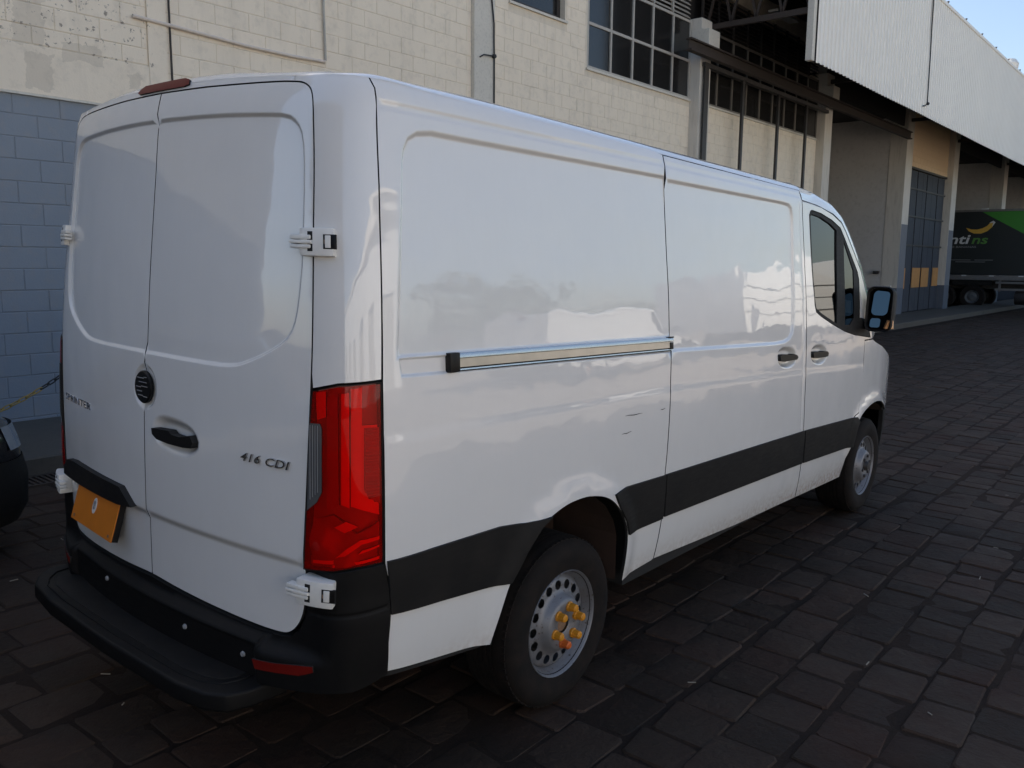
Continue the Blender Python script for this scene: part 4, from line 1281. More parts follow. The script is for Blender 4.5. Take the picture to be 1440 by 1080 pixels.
for mir in (False, True):
    sd_ = panel('sliding_door', slide, MT['paint'], van, [SREC, CREASE, LINE, BS, PIL], res=.05, mirror=mir, inset=.0045)
    panel('rub_strip', [(2.679,.6379),(3.5,.618),(4.325,.5974),(4.300,.805),(3.5,.824),(2.663,.8425)], MT['black'], sd_, off=lambda p: .010+LINE.D(p), res=.05, flange=.016, mirror=mir)
    panel('handle', [(3.8689,1.2771),(3.8774,1.2518),(3.9308,1.2438),(4.029,1.2425),(4.11,1.2413),(4.1273,1.2538),(4.1077,1.2671),(4.0562,1.2775),(4.0265,1.273),(3.9569,1.282),(3.8988,1.2843)], MT['gloss_black'], sd_, off=.012, flange=.03, res=.02, inset=0, mirror=mir)
    fd_ = panel('front_door', door, MT['paint'], van, [LINE, BF, FLIP], holes=[FRAME], res=.05, mirror=mir, inset=.004)
    panel('rub_strip', [(4.342,.597),(5.196,.5624),(5.2340,.684),(5.272,.728),(5.24,.767),(4.309,.805)], MT['black'], fd_, off=lambda p: .011+LINE.D(p)+FLIP.D(p), res=.04, flange=.018, mirror=mir)
    panel('handle', [(4.3584,1.2568),(4.3719,1.2312),(4.4342,1.2244),(4.5495,1.2219),(4.6083,1.2238),(4.6182,1.2422),(4.5931,1.2546),(4.5396,1.2604),(4.5052,1.2566),(4.4303,1.264),(4.3797,1.2655)], MT['gloss_black'], fd_, off=.012, flange=.03, res=.02, inset=0, mirror=mir)
    G1 = [(4.385,2.05),(4.41,2.066),(4.55,2.055),(4.72,2.022),(4.8247,1.988),(4.7813,1.415),(4.520,1.487),(4.436,1.52),(4.418,1.56),(4.402,1.69)]
    G2 = [(4.9525,1.9315),(5.1268,1.7422),(5.1101,1.4365),(5.0337,1.3950),(4.935,1.400)]
    wf_ = panel('window_frame', FRAME, MT['black'], fd_, holes=[G1, G2], off=-.002, res=.05, flange=.02, mirror=mir, inset=.001)
    panel('window_glass', G1, MT['glass'], wf_, off=-.010, res=.06, flange=0, mirror=mir, inset=-.002)
    panel('quarter_glass', G2, MT['glass'], wf_, off=-.006, res=.06, flange=0, mirror=mir, inset=-.002)
    fen = panel('fender', [(5.343,1.272),(5.3425,1.0991),(5.3393,.9086),(5.2797,.7859),(5.2101,.7656)]+FAR_F+[(6.30,.70),(6.42,.78),(6.42,.93),(6.30,1.03),(6.05,1.13),(5.80,1.205),(5.60,1.25),(5.53,1.272)], MT['paint'], van, [FLIP], res=.04, mirror=mir)
    panel('front_bumper_end', [(6.0,.712),(6.06,.62),(6.10,.5),(6.1,.33),(6.42,.33),(6.42,.775),(6.30,.697)], MT['bumper'], van, off=.006, res=.05, flange=.03, mirror=mir)
    panel('rear_sill', [(1.0820,.500),(1.4955,.434),(1.5194,.428),(1.515,.405),(1.49,.408),(1.083,.470)], MT['shadow'], van, off=-.02, res=.05, flange=.01, mirror=mir)
    # side mirror on its arm
    sg = -1 if not mir else 1
    m = MB()
    def rr(y0, y1, z0, z1, r, n=5):
        out = []
        for cy, cz, a0 in ((y1-r, z1-r, 0), (y0+r, z1-r, 90), (y0+r, z0+r, 180), (y1-r, z0+r, 270)):
            for i in range(n+1):
                a = math.radians(a0+90*i/n); out.append((cy+r*math.cos(a), cz+r*math.sin(a)))
        return out
    secs = [(4.44, 0.0), (4.455, -.004), (4.50, 0), (4.58, .012), (4.63, .045)]
    rows = []
    for x, ins in secs:
        rows.append([(x+.10*(abs(y)-1.0), y, z) for y, z in [(sg*a, b) for a, b in rr(.988+ins, 1.150-ins, 1.345+ins, 1.640-ins, .045)]])
    n_ = len(rows[0]); m.add([p for r in rows for p in r], [(i*n_+k, i*n_+(k+1) % n_, (i+1)*n_+(k+1) % n_, (i+1)*n_+k) for i in range(len(secs)-1) for k in range(n_)]+[tuple((len(secs)-1)*n_+k for k in range(n_))])
    inner_ = [(4.452+.10*(abs(y)-1.0), y, z) for y, z in [(sg*a, b) for a, b in rr(1.000, 1.138, 1.357, 1.628, .038)]]
    deep = [(p[0]+.10, p[1], p[2]) for p in inner_]
    b = len(m.v); m.v += rows[0]; m.v += inner_; m.v += deep
    for k in range(n_):
        l = (k+1) % n_
        m.f.append((b+k, b+l, b+n_+l, b+n_+k)); m.f.append((b+n_+k, b+n_+l, b+2*n_+l, b+2*n_+k))
    m.f.append(tuple(b+2*n_+k for k in range(n_)))
    mh = m.build('side_mirror', MT['black'], van, True)
    m = MB()
    gl = [(sg*a, b) for a, b in rr(1.022, 1.118, 1.452, 1.615, .03)]
    def gp_(y, z, dx=0): return (4.468+.26*(abs(y)-1.07)+.24*(z-1.50)+dx, y, z)
    m.add([gp_(y, z) for y, z in gl]+[gp_(y, z, .008) for y, z in gl], [tuple(range(len(gl)))]+[(k, (k+1) % len(gl), len(gl)+(k+1) % len(gl), len(gl)+k) for k in range(len(gl))])
    m.build('mirror_glass', MT['mirror'], mh)
    m = MB()
    gl = [(sg*a, b) for a, b in rr(1.025, 1.085, 1.372, 1.432, .015)]
    m.add([gp_(y, z) for y, z in gl]+[gp_(y, z, .008) for y, z in gl], [tuple(range(len(gl)))]+[(k, (k+1) % len(gl), len(gl)+(k+1) % len(gl), len(gl)+k) for k in range(len(gl))])
    m.build('wide_angle_glass', MT['mirror'], mh)
    m = MB(); m.add([(4.445, sg*1.118, 1.365), (4.445, sg*1.136, 1.415), (4.50, sg*1.155, 1.425), (4.50, sg*1.162, 1.365), (4.47, sg*1.10, 1.365), (4.47, sg*1.12, 1.425), (4.52, sg*1.14, 1.425), (4.52, sg*1.14, 1.365)],
        [(0,1,2,3),(7,6,5,4),(0,4,5,1),(1,5,6,2),(2,6,7,3),(3,7,4,0)]); m.build('turn_signal', MT['amber'], mh, bevel=.006)
    m = MB(); m.bar((4.56, sg*.90, 1.36), (4.53, sg*1.02, 1.385), .07, .05); m.bar((4.60, sg*.89, 1.335), (4.53, sg*1.02, 1.40), .05, .03)
    m.build('mirror_arm', MT['gloss_black'], mh, bevel=.01)

# -- roof, pillars, windscreen, bonnet
rise = pchip([0,.012,.035,.085,.2,.4,.9], [0,.015,.030,.046,.068,.086,.100])
us = np.concatenate([-1+np.array([0,.004,.012,.025,.045,.075,.12,.18,.27,.38,.5,.64,.8]), [0]]); us = np.concatenate([us, -us[:-1][::-1]])
XE = 3.42
yt = .880
rows = []
vsx = np.array([0,.002,.005,.010,.018,.03,.05,.08,.12,.18,.26,.36,.48,.6,.72,.86,1.0])
kk = .880/.998
_ss = np.linspace(0, 1.40, 500); _zb = np.array([zt(s) for s in _ss]); _bb = B(_ss, _zb)
_ky = np.abs(_bb[:, 1]); _k = _ky < .8795
_ky = np.append(_ky[_k], .88); _kx = np.append(_bb[_k, 0], .36); _kz = np.append(_zb[_k], 2.270)
for vv in vsx:
    y = us*yt; xr = np.interp(np.abs(y), _ky, _kx); zr = np.interp(np.abs(y), _ky, _kz)+.002
    x = xr+(XE-xr)*vv
    # distance to the outline
    d1 = yt-np.abs(y); d2 = (x-xr)*np.where(np.abs(y) < .75, 1, .55)
    k_ = .03; hh = np.clip(.5+.5*(d2-d1)/k_, 0, 1); d = np.maximum(d2*(1-hh)+d1*hh-k_*hh*(1-hh), 0)
    d = np.where((d1 < 1e-6) | (d2 < 1e-6), 0, d)
    base_ = lambda q: 2.232-RAKE*(q-1.84)
    zl = base_(x)+(zr-base_(xr))*np.exp(-np.maximum(x-xr, 0)/.25)
    rows.append(np.stack([x, y, zl+rise(d)*(1-.36*np.exp(-(np.maximum(x-xr, 0)/.40)**2)*sstep((np.abs(y)-.25)/.35))], 1).tolist())
m = MB(); m.grid(rows, flip=False)
roof = m.build('roof', MT['paint'], van, True)
C = np.array([(3.396,.878,2.195),(3.41,.850,2.220),(3.42,.81,2.238),(3.66,.806,2.216),(3.95,.802,2.168),(4.15,.80,2.105),(4.30,.80,2.045),(4.46,.80,1.955),(4.62,.802,1.835),(4.85,.812,1.63),(5.10,.84,1.37)])
DE = [(4.2395,2.1930),(4.2480,2.1650),(4.253,2.140),(4.4985,2.124),(4.7638,2.088),(4.915,2.045),(4.995,1.990),(5.145,1.865),(5.275,1.75),(5.415,1.535),(5.535,1.28)]
for sg in (-1, 1):
    rows = []
    for ic_, ((s, z), c) in enumerate(zip(DE, C)):
        a = B(s, z).reshape(3); a[1] = sg*abs(a[1]); c = c*[1, sg, 1]
        r = []
        for i in range(7):
            t = i/6; p = a*(1-t)+c*t; bl = (0, .006, .016, .024)[min(ic_, 3)]*4*t*(1-t)+(.006*4*t*(1-t) if ic_ > 3 else 0)
            p = p+np.array([.25, sg*.55, .8])*bl; r.append(p.tolist())
        rows.append(r)
    m = MB(); m.grid(rows, flip=(sg > 0)); m.build('a_pillar', MT['paint'], van, True)
# front end of the roof and windscreen
tt = np.linspace(-1, 1, 25)
rows = [[(c[0]+(.0 if i == 0 else .05*i/3)*(1-t*t), t*c[1], c[2]+.055*(1-abs(t)**2.2)) for t in tt] for i, c in enumerate(C[2:6])]
m = MB(); m.grid(rows); m.build('roof_front', MT['paint'], van, True)
rows = [[(c[0]+(.05+.13*min(1, i/3))*(1-t*t), t*c[1]*.985, c[2]+.055*(1-i/6)*(1-t*t)) for t in tt] for i, c in enumerate(C[5:])]
m = MB(); m.grid(rows); m.build('windscreen', MT['glass'], van, True)
HT = [(5.53,1.272),(5.60,1.25),(5.80,1.205),(6.05,1.13),(6.30,1.03),(6.42,.93)]
def cross(s, z, bow, up_, name=None):
    a = B(s, z).reshape(3); return [(a[0]+bow*(1-t**4), abs(a[1])*t, z+up_*(1-t*t)) for t in tt]
m = MB(); m.grid([cross(s, z, .05+.035*i, .06-.010*i) for i, (s, z) in enumerate(HT[:5])]); m.build('bonnet', MT['paint'], van, True)
m = MB(); m.grid([cross(5.53,1.272,.05,.06), [(4.98+.16*(1-t*t), .83*t, 1.36-.01*t*t) for t in tt]]); m.build('cowl', MT['gloss_black'], van, True)
m = MB(); m.grid([cross(6.30,1.03,.19,.02), cross(6.42,.93,.20,.0), cross(6.42,.78,.21,0)]); m.build('grille', MT['gloss_black'], van, True)
m = MB(); m.grid([cross(6.42,.775,.215,0), cross(6.42,.62,.225,0), cross(6.42,.45,.22,0), cross(6.40,.33,.19,0)]); m.build('front_bumper', MT['bumper'], van, True)
for sg in (-1, 1):
    rows = []
    for s, z, bw in ((6.29,1.025,.185),(6.40,.94,.195),(6.41,.82,.205)):
        a = B(s, z).reshape(3)
        rows.append([(a[0]+bw*(1-t**4)+.012, sg*abs(a[1])*t, z) for t in np.linspace(.62, .985, 8)])
    m = MB(); m.grid(rows); m.build('headlight', MT['headlamp'], van, True)
# -- inner shell, floor, cab
def shell(name, sa, sb):
    ss = np.linspace(sa, sb, 60); zz = np.linspace(.92, 2.15, 12)
    m = MB(); m.grid([BO(ss, np.full(60, z), -.045).tolist() for z in zz]); return m
for o_ in (shell('a', -4.2, 4.2),):
    o_.build('inner_shell', MT['shadow'], van)
m = MB()
for lo, hi in [((.16,-.80,.40),(.62,.80,.92)), ((.62,-.60,.36),(1.62,.60,.92)), ((1.62,-.93,.36),(3.40,.93,.90)), ((3.40,-.93,.36),(4.28,.93,.62)), ((4.28,-.62,.42),(5.45,.62,.95)), ((4.9,-.8,.95),(5.3,.8,1.2))]: m.box(lo, hi)
m.build('floor_pan', MT['shadow'], van)
m = MB(); m.box((3.30,-.84,.62),(3.34,.84,2.10)); m.build('bulkhead', MT['shadow'], van)
for y in (-.45, .0, .45):
    m = MB(); m.box((3.55, y-.22, .95), (4.05, y+.22, 1.10)); m.box((3.45, y-.22, 1.10), (3.60, y+.22, 1.68)); m.box((3.47, y-.12, 1.70), (3.56, y+.12, 1.90)); m.build('seat', MT['seat'], van, True, .04, 3)
m = MB(); m.box((4.35,-.84,.9),(4.95,.84,1.26)); m.build('dashboard', MT['shadow'], van, True, .05, 3)
# wheel wells
for sg in (-1, 1):
    for arch, x_in in ((ARCH, .60), (FAR_, .60)):
        pts = [(s-S0, z) for s, z in offset(np.array(arch), .010, False)]
        rows = [[(x, sg*.955, z) for x, z in pts], [(x, sg*.62, z) for x, z in pts]]
        m = MB(); m.grid(rows)
        m.add([(x, sg*.62, z) for x, z in pts], [tuple(range(len(pts)))])
        m.build('wheel_well', MT['well'], van, fix=False)
m = MB()
m.tube([(1.147,-.75,.345),(1.147,.75,.345)], .06, 10); m.lathe([(.0,-.16),(.12,-.13),(.15,0),(.12,.13),(0,.16)], 14, (1.147,0,.345), 'y')
m.tube([(4.812,-.75,.345),(4.812,.75,.345)], .05, 10)
for y in (-.45, .45): m.box((.1, y-.04, .36), (5.4, y+.04, .50)); m.bar((.45, y*1.22, .42), (1.147, y*1.22, .27), .07, .03); m.bar((1.147, y*1.22, .27), (1.85, y*1.22, .42), .07, .03)
m.box((2.2,-.35,.30),(3.3,.30,.46)); m.tube([(.2,.35,.34),(2.0,.30,.33),(4.2,.25,.33)], .035, 8)
m.build('chassis', MT['dark_steel'], van)
# -- wheels
def disc_with_holes(prof_r, prof_h, holes, R, hr, yo, n=72):
    """wheel disc: radial profile with a ring of round holes (2D triangulation, then lifted)"""
    V = []; E = []
    def ringpts(r, k, c=(0, 0), ph=0):
        b = len(V)
        for i in range(k): a = 2*math.pi*i/k+ph; V.append((c[0]+r*math.cos(a), c[1]+r*math.sin(a)))
        for i in range(k): E.append((b+i, b+(i+1) % k))
    for r in prof_r: ringpts(r, n)
    for h in range(holes):
        a = 2*math.pi*h/holes; ringpts(hr, 14, (R*math.cos(a), R*math.sin(a)))
    ov, oe, of, *_ = delaunay_2d_cdt([Vector(p) for p in V], E, [], 0, 1e-6)
    P = np.array([tuple(p) for p in ov]); T = [tuple(f) for f in of if len(f) == 3]
    out = []
    for t in T:
        c = P[list(t)].mean(0); r = np.hypot(*c)
        if r > prof_r[-1]*.9995 or r < prof_r[0]: continue
        a = (math.atan2(c[1], c[0])*holes/(2*math.pi)); a = round(a)*2*math.pi/holes
        if np.hypot(c[0]-R*math.cos(a), c[1]-R*math.sin(a)) < hr*.985: continue
        out.append(t)
    r = np.hypot(P[:, 0], P[:, 1]); h = np.interp(r, prof_r, prof_h)
    return [(p[0], -hh+yo, p[1]) for p, hh in zip(P, h)], out
def wheel(x, y, sg, rear):
    """hub at x; y of the outer flange; sg -1 right side. axis along y, outside = -y locally"""
    w = MB(); w.lathe([(0,.05),(.13,.05),(.135,.07),(.135,.10),(0,.10)], 28, (0,0,0), 'y')
    hub = w.mesh('wheel', MT['dark_steel'], True)
    root = link('wheel', hub, van, (x, sg*y, .345), (0, 0, 0 if sg < 0 else math.pi))
    t = MB()
    prof = [(.205,.005),(.214,-.006),(.228,-.010),(.265,-.020),(.300,-.018),(.322,-.008),(.333,.004),(.3405,.020),(.3445,.040)]
    for k in range(6):
        h = .048+.024*k
        prof += [(.3455,h),(.3455,h+.017),(.338,h+.019),(.338,h+.022)]
    prof += [(.3445,.200),(.3405,.213),(.333,.226),(.300,.240),(.22,.232),(.205,.222)]
    t.lathe(prof, 64, (0,0,0), 'y')
    # shoulder lugs
    for i in range(72):
        a = 2*math.pi*i/72; mtx = Matrix.Rotation(-a, 4, 'Y')
        t.box((-.0105, .010, .326), (.0105, .034, .3412), mtx)
    t.build('tyre', MT['tyre'], root, True)
    r = MB()
    r.lathe([(.2045,.014),(.2135,.004),(.2170,-.005),(.2145,-.0105),(.2095,-.006),(.2060,.006),(.2020,.011),(.1990,.020),(.1945,.029),(.1890,.038),(.1885,.095),(.190,.20)], 72, (0,0,0), 'y')
    v, f = disc_with_holes([.036,.060,.084,.098,.106,.116,.126,.138,.152,.170,.182,.1892], [.010,.020,.022,.021,.014,-.006,-.018,-.021,-.021,-.024,-.032,-.040], 16, .1520, .0190, .0)
    r.add([(p[0], p[1], p[2]) for p in v], f)
    rim = r.build('rim', MT['rim'], root, True)
    k = MB()
    k.lathe([(0,-.004),(.034,-.002),(.038,.03),(.038,.05)] if rear else [(0,-.045),(.028,-.043),(.036,-.025),(.038,.03)], 24, (0,0,0), 'y'); k.build('hub_cap', MT['rust'] if rear else MT['dark_steel'], root, True)
    for i in range(6):
        a = 2*math.pi*(i+.25)/6
        c = MB()
        if rear:
            L = .046
            c.lathe([(0,-L-.002),(.011,-L-.001),(.0160,-L+.004),(.0172,-.016),(.0205,-.014),(.0205,.02)], 10, (0,0,0), 'y')
            o = c.build('nut_cap', MT['orange_cap'] if i == 4 else MT['yellow_cap'], root)
        else:
            c.lathe([(0,-.018),(.011,-.018),(.0125,-.014),(.0125,.02)], 6, (0,0,0), 'y')
            o = c.build('wheel_nut', MT['dark_steel'], root)
        o.location = (.073*math.cos(a), -.014, .073*math.sin(a))
    return root
wheel(1.147, .9452, -1, True); wheel(1.147, .9452, 1, True); wheel(4.812, .9532, -1, False); wheel(4.812, .9532, 1, False)

# ------------------------------------------------------------------ cars
def rring(x0, x1, y0, y1, rf, rr_, z, n=7):
    """rounded rectangle in plan; nose at x1"""
    out = []
    for cx, cy, r, a0 in ((x1-rf, y1-rf, rf, 0), (x0+rr_, y1-rr_, rr_, 90), (x0+rr_, y0+rr_, rr_, 180), (x1-rf, y0+rf, rf, 270)):
        for i in range(n+1):
            a = math.radians(a0+90*i/n); out.append((cx+r*math.cos(a), cy+r*math.sin(a), z(cx+r*math.cos(a)) if callable(z) else z))
    return out
def skin(mb, rings, cap=True, capb=False):
    n = len(rings[0]); b = len(mb.v)
    mb.v += [p for r in rings for p in r]
    for i in range(len(rings)-1):
        for k in range(n):
            l = (k+1) % n; mb.f.append((b+i*n+k, b+i*n+l, b+(i+1)*n+l, b+(i+1)*n+k))
    if cap: mb.f.append(tuple(b+(len(rings)-1)*n+k for k in range(n)))
    if capb: mb.f.append(tuple(b+k for k in range(n))[::-1])
def car(loc, rz, paint, label, group=None):
    c = empty('parked_car', loc, (0, 0, rz))
    tag(c, label, 'car', group)
    L, W = 3.95, 1.70
    m = MB()
    skin(m, [rring(-L+.06, -.05, .05, W-.05, .34, .25, .17), rring(-L+.01, -.01, .01, W-.01, .36, .26, .26), rring(-L, 0, 0, W, .37, .26, .42), rring(-L+.01, -.02, .01, W-.01, .38, .26, .54)], False, True)
    m.build('bumper', MT['black'], c, True)
    m = MB()
    hz = lambda top, drop: (lambda x: top-drop*min(1, max(0, (x+1.15)/1.15))**1.6)
    skin(m, [rring(-L+.012, -.025, .012, W-.012, .38, .26, .543), rring(-L+.01, -.04, .01, W-.01, .38, .26, hz(.66, .02)), rring(-L+.03, -.09, .03, W-.03, .38, .26, hz(.80, .08)), rring(-L+.08, -.16, .09, W-.09, .38, .26, hz(.93, .17)), rring(-L+.12, -.24, .16, W-.16, .36, .24, hz(.96, .17))])
    m.build('body', paint, c, True)
    m = MB(); skin(m, [rring(-L+.22, -.95, .13, W-.13, .12, .2, .94), rring(-L+.50, -1.75, .26, W-.26, .12, .2, 1.38)], False)
    m.build('window_band', MT['pane'], c, True)
    m = MB(); skin(m, [rring(-L+.49, -1.74, .25, W-.25, .12, .2, 1.375), rring(-L+.60, -1.90, .34, W-.34, .12, .2, 1.45)])
    m.build('roof', paint, c, True)
    for y0, y1 in ((.07, .42), (W-.42, W-.07)):
        m = MB()
        a = rring(-L, -.045, .012, W-.012, .38, .26, .60, 12); b_ = rring(-L+.02, -.085, .03, W-.03, .38, .26, .735, 12)
        q = [(p, r) for p, r in zip(a, b_) if p[0] > -.36 and y0-.1 < p[1] < y1]
        q.sort(key=lambda t: t[0][1])
        m.grid([[(p[0]+.012, p[1]-(.012 if p[1] < W/2 else -.012), p[2]) for p, r in q], [(r[0]+.012, r[1]-(.012 if r[1] < W/2 else -.012), r[2]) for p, r in q]])
        m.build('headlight', MT['headlamp'], c, True)
    m = MB(); m.box((-.06, .5, .57), (-.015, W-.5, .70)); m.build('grille', MT['gloss_black'], c, bevel=.01)
    m = MB(); m.lathe([(.17,.0),(.22,-.02),(.285,-.015),(.30,.02),(.30,.17),(.28,.19),(.17,.19)], 32, (0,0,0), 'y'); tme = m.mesh('tyre', MT['tyre'], True)
    m = MB(); m.lathe([(0,.01),(.06,.01),(.16,.03),(.175,.0)], 24, (0,0,0), 'y'); rme = m.mesh('rim', MT['rim'], True)
    for x in (-.78, -3.25):
        for s in (0, 1):
            w = link('wheel', tme, c, (x, -.012 if not s else W+.012, .30), (0, 0, math.pi*s)); link('rim', rme, w)
    for s in (0, 1):
        m = MB(); y = -.10 if not s else W+.10
        m.box((-1.35, y-.08, .92), (-1.22, y+.08, 1.05)); m.build('side_mirror', paint, c, True, .03)
    return c
car((.641, 2.40, gz(.4, 2.6)+.006), math.radians(24), MT['car_black'], 'black car at the left edge, only its front corner and bumper showing beside the van')
# ------------------------------------------------------------------ chain between two posts along the kerb
ch = empty('barrier_chain', (.3, 4.2, gz(.3, 4.2)))
tag(ch, 'rusty yellow and black chain hung in front of the blue-grey wall behind the van', 'chain')
lp = []
for i in range(16):
    a = 2*math.pi*i/16; x = .024*math.cos(a); y = .0135*math.sin(a); lp.append((x+(.014 if math.cos(a) > 0.01 else -.014 if math.cos(a) < -.01 else 0), y, 0))
m = MB(); m.tube(lp, .0055, 6, True); l1 = m.mesh('chain_link', MT['chain_y'], True)
m = MB(); m.tube(lp, .0055, 6, True); l2 = m.mesh('chain_link', MT['chain_b'], True)
fz = lambda x: .36+.27*(x-.3)**2
x = -1.4; i = 0
while x < 2.0:
    sl_ = .54*(x-.3); ln_ = math.sqrt(1+sl_*sl_)
    o = link('chain_link', l2 if x > 1.30 else l1, ch, (x-.3, 0, fz(x)))
    o.rotation_euler = (math.pi/2*(i % 2)+.3, -math.atan(sl_), 0)
    x += .062/ln_; i += 1
for x in (-1.42, 2.02):
    m = MB(); m.lathe([(.10, .0), (.10, .02), (.03, .03), (.03, 1.2), (.02, 1.22), (0, 1.22)], 16, (0,0,0), 'z')
    p = m.build('barrier_post', MT['chain_y'], None, True, loc=(x, 4.2, gz(x, 4.2)+.14))
    tag(p, 'yellow post at the right end of the chain' if x > 0 else 'yellow post at the left end of the chain', 'post')
# ------------------------------------------------------------------ truck backed into the far bay
TXX = 38.6
tr = empty('box_truck', (TXX, 4, gz(TXX, 4)))
tag(tr, 'dark green and charcoal box truck with a banana logo backed into the far loading bay', 'truck')
def tpart(mb, name, mat, parent=None, **k):
    o = mb.build(name, mat, parent or tr, **k)
    if parent is None: o.matrix_parent_inverse = Matrix.Translation((-TXX, -4, -gz(TXX, 4)))
    return o
m = MB(); m.box((TXX, -.4, 1.32), (TXX+2.5, 8.2, 3.96)); box = tpart(m, 'cargo_box', MT['truck_dark'], bevel=.03)
m = MB(); m.prism([(5.15, 3.90), (.75, 1.36), (-.36, 1.36), (-.36, 3.92)], TXX-.012, TXX-.002, 'x'); m.build('green_panel', MT['truck_green'], box)
m = MB(); m.box((TXX-.03, -.4, 3.92), (TXX+.06, 8.2, 4.0)); m.build('roof_rail', MT['truck_rail'], box)
m = MB(); m.box((TXX-.02, -.4, 1.12), (TXX+.05, 8.2, 1.31)); m.build('side_rail', MT['truck_rail'], box)
for y in (5.65, 4.62, 3.55, 2.5, 1.4, 6.8):
    m = MB(); m.box((TXX-.035, y-.09, 1.27), (TXX-.02, y+.09, 1.32)); m.build('marker_lamp', MT['logo_white'], box)
m = MB(); m.box((TXX-.03, 4.95, 4.0), (TXX+.03, 5.2, 4.05)); m.build('marker_lamp', MT['logo_white'], box)
def truck_text(body, y0, y1, z0, z1, mat, name='lettering', shear=.2):
    v, f = text_mesh(body, 1.0, .01, shear)
    a, b = v[:, 0].min(), v[:, 0].max(); c, d = v[:, 1].min(), v[:, 1].max()
    X = [(TXX-.004-(.004 if p[2] > 0 else 0), y0+(p[0]-a)/(b-a)*(y1-y0), z0+(p[1]-c)/(d-c)*(z1-z0)) for p in v]
    mb = MB(); mb.add(X, f); return mb.build(name, mat, box)
truck_text('nti', 6.34, 5.52, 2.60, 2.97, MT['logo_white']); truck_text('ns', 5.47, 4.86, 2.60, 2.85, MT['logo_green'])
truck_text('DE BANANAS', 6.30, 5.28, 2.44, 2.52, MT['logo_grey'], shear=0)
ban = [(5.72,3.27),(5.60,3.12),(5.40,3.03),(5.15,3.02),(4.92,3.12),(4.75,3.29),(4.66,3.46),(4.76,3.50),(4.84,3.45),(4.93,3.34),(5.10,3.24),(5.30,3.19),(5.52,3.20)]
m = MB(); m.prism(ban, TXX-.012, TXX-.004, 'x'); m.build('banana_logo', MT['logo_yellow'], box)
m = MB(); m.prism([(4.75,3.30),(4.64,3.47),(4.72,3.54),(4.86,3.46),(4.82,3.44),(4.72,3.47)], TXX-.016, TXX-.013, 'x'); m.build('banana_stem', MT['logo_white'], box)
m = MB()
for a, b, z in ((6.24, 5.45, 1.93), (5.3, 4.62, 1.93), (6.02, 4.90, 1.85)): m.box((TXX-.008, b, z), (TXX-.003, a, z+.022))
m.build('print_line', MT['logo_grey'], box)
m = MB(); m.box((TXX+.6, -1.8, .75), (TXX+.8, 8.0, 1.1)); m.box((TXX+1.7, -1.8, .75), (TXX+1.9, 8.0, 1.1)); tpart(m, 'chassis', MT['dark_steel'])
for y, r in ((5.3, .5), (6.45, .5), (-.9, .5)):
    for xs_ in (0, 1):
        m = MB(); m.lathe([(.27,.03),(.30,-.01),(.45,-.02),(.495,.02),(.5,.08),(.5,.25),(.46,.29),(.27,.29)], 32, (0,0,0), 'x')
        w = m.build('wheel', MT['tyre'], tr, True, loc=((.04 if not xs_ else 2.46), y-4, .5+.01), rot=(0, 0, math.pi*xs_))
        m = MB(); m.lathe([(0,.02),(.09,.02),(.10,.08),(.20,.10),(.26,.02),(.275,.03)], 24, (0,0,0), 'x'); m.build('rim', MT['grey_steel'], w, True)
for z in (.70, .98):
    m = MB(); m.box((TXX-.01, -.2, z), (TXX+.03, 4.45, z+.09)); tpart(m, 'side_guard', MT['truck_rail'])
for y in (4.3, 3.2, 2.1, 1.0):
    m = MB(); m.box((TXX+.035, y-.04, .66), (TXX+.08, y+.04, 1.12)); tpart(m, 'guard_post', MT['truck_rail'])
m = MB(); m.lathe([(0,0),(.27,.0),(.29,.03),(.29,1.0),(.27,1.03),(0,1.03)], 20, (TXX+.25, 2.7, .42), 'y'); tpart(m, 'fuel_tank', MT['dark_steel'], smooth=True)
m = MB(); m.box((TXX+.05, 6.1, .9), (TXX+.08, 4.6, 1.1)); m.box((TXX+.05, 6.95, .2), (TXX+.08, 7.0, 1.1)); tpart(m, 'mudguard', MT['black'])
m = MB()
skin(m, [rring(-3.0, -.62, TXX+.08, TXX+2.42, .1, .1, z) for z in (.55, .9, 1.9)]+[rring(-2.85, -.62, TXX+.1, TXX+2.40, .1, .1, 2.5), rring(-2.6, -.66, TXX+.2, TXX+2.3, .1, .1, 3.0)])
m.v = [(p[1], p[0], p[2]) for p in m.v]
cab_ = tpart(m, 'cab', MT['truck_green'], smooth=True)
m = MB(); m.box((TXX+.06, -2.5, 1.6), (TXX+.09, -1.4, 2.4)); m.build('cab_window', MT['pane'], cab_)
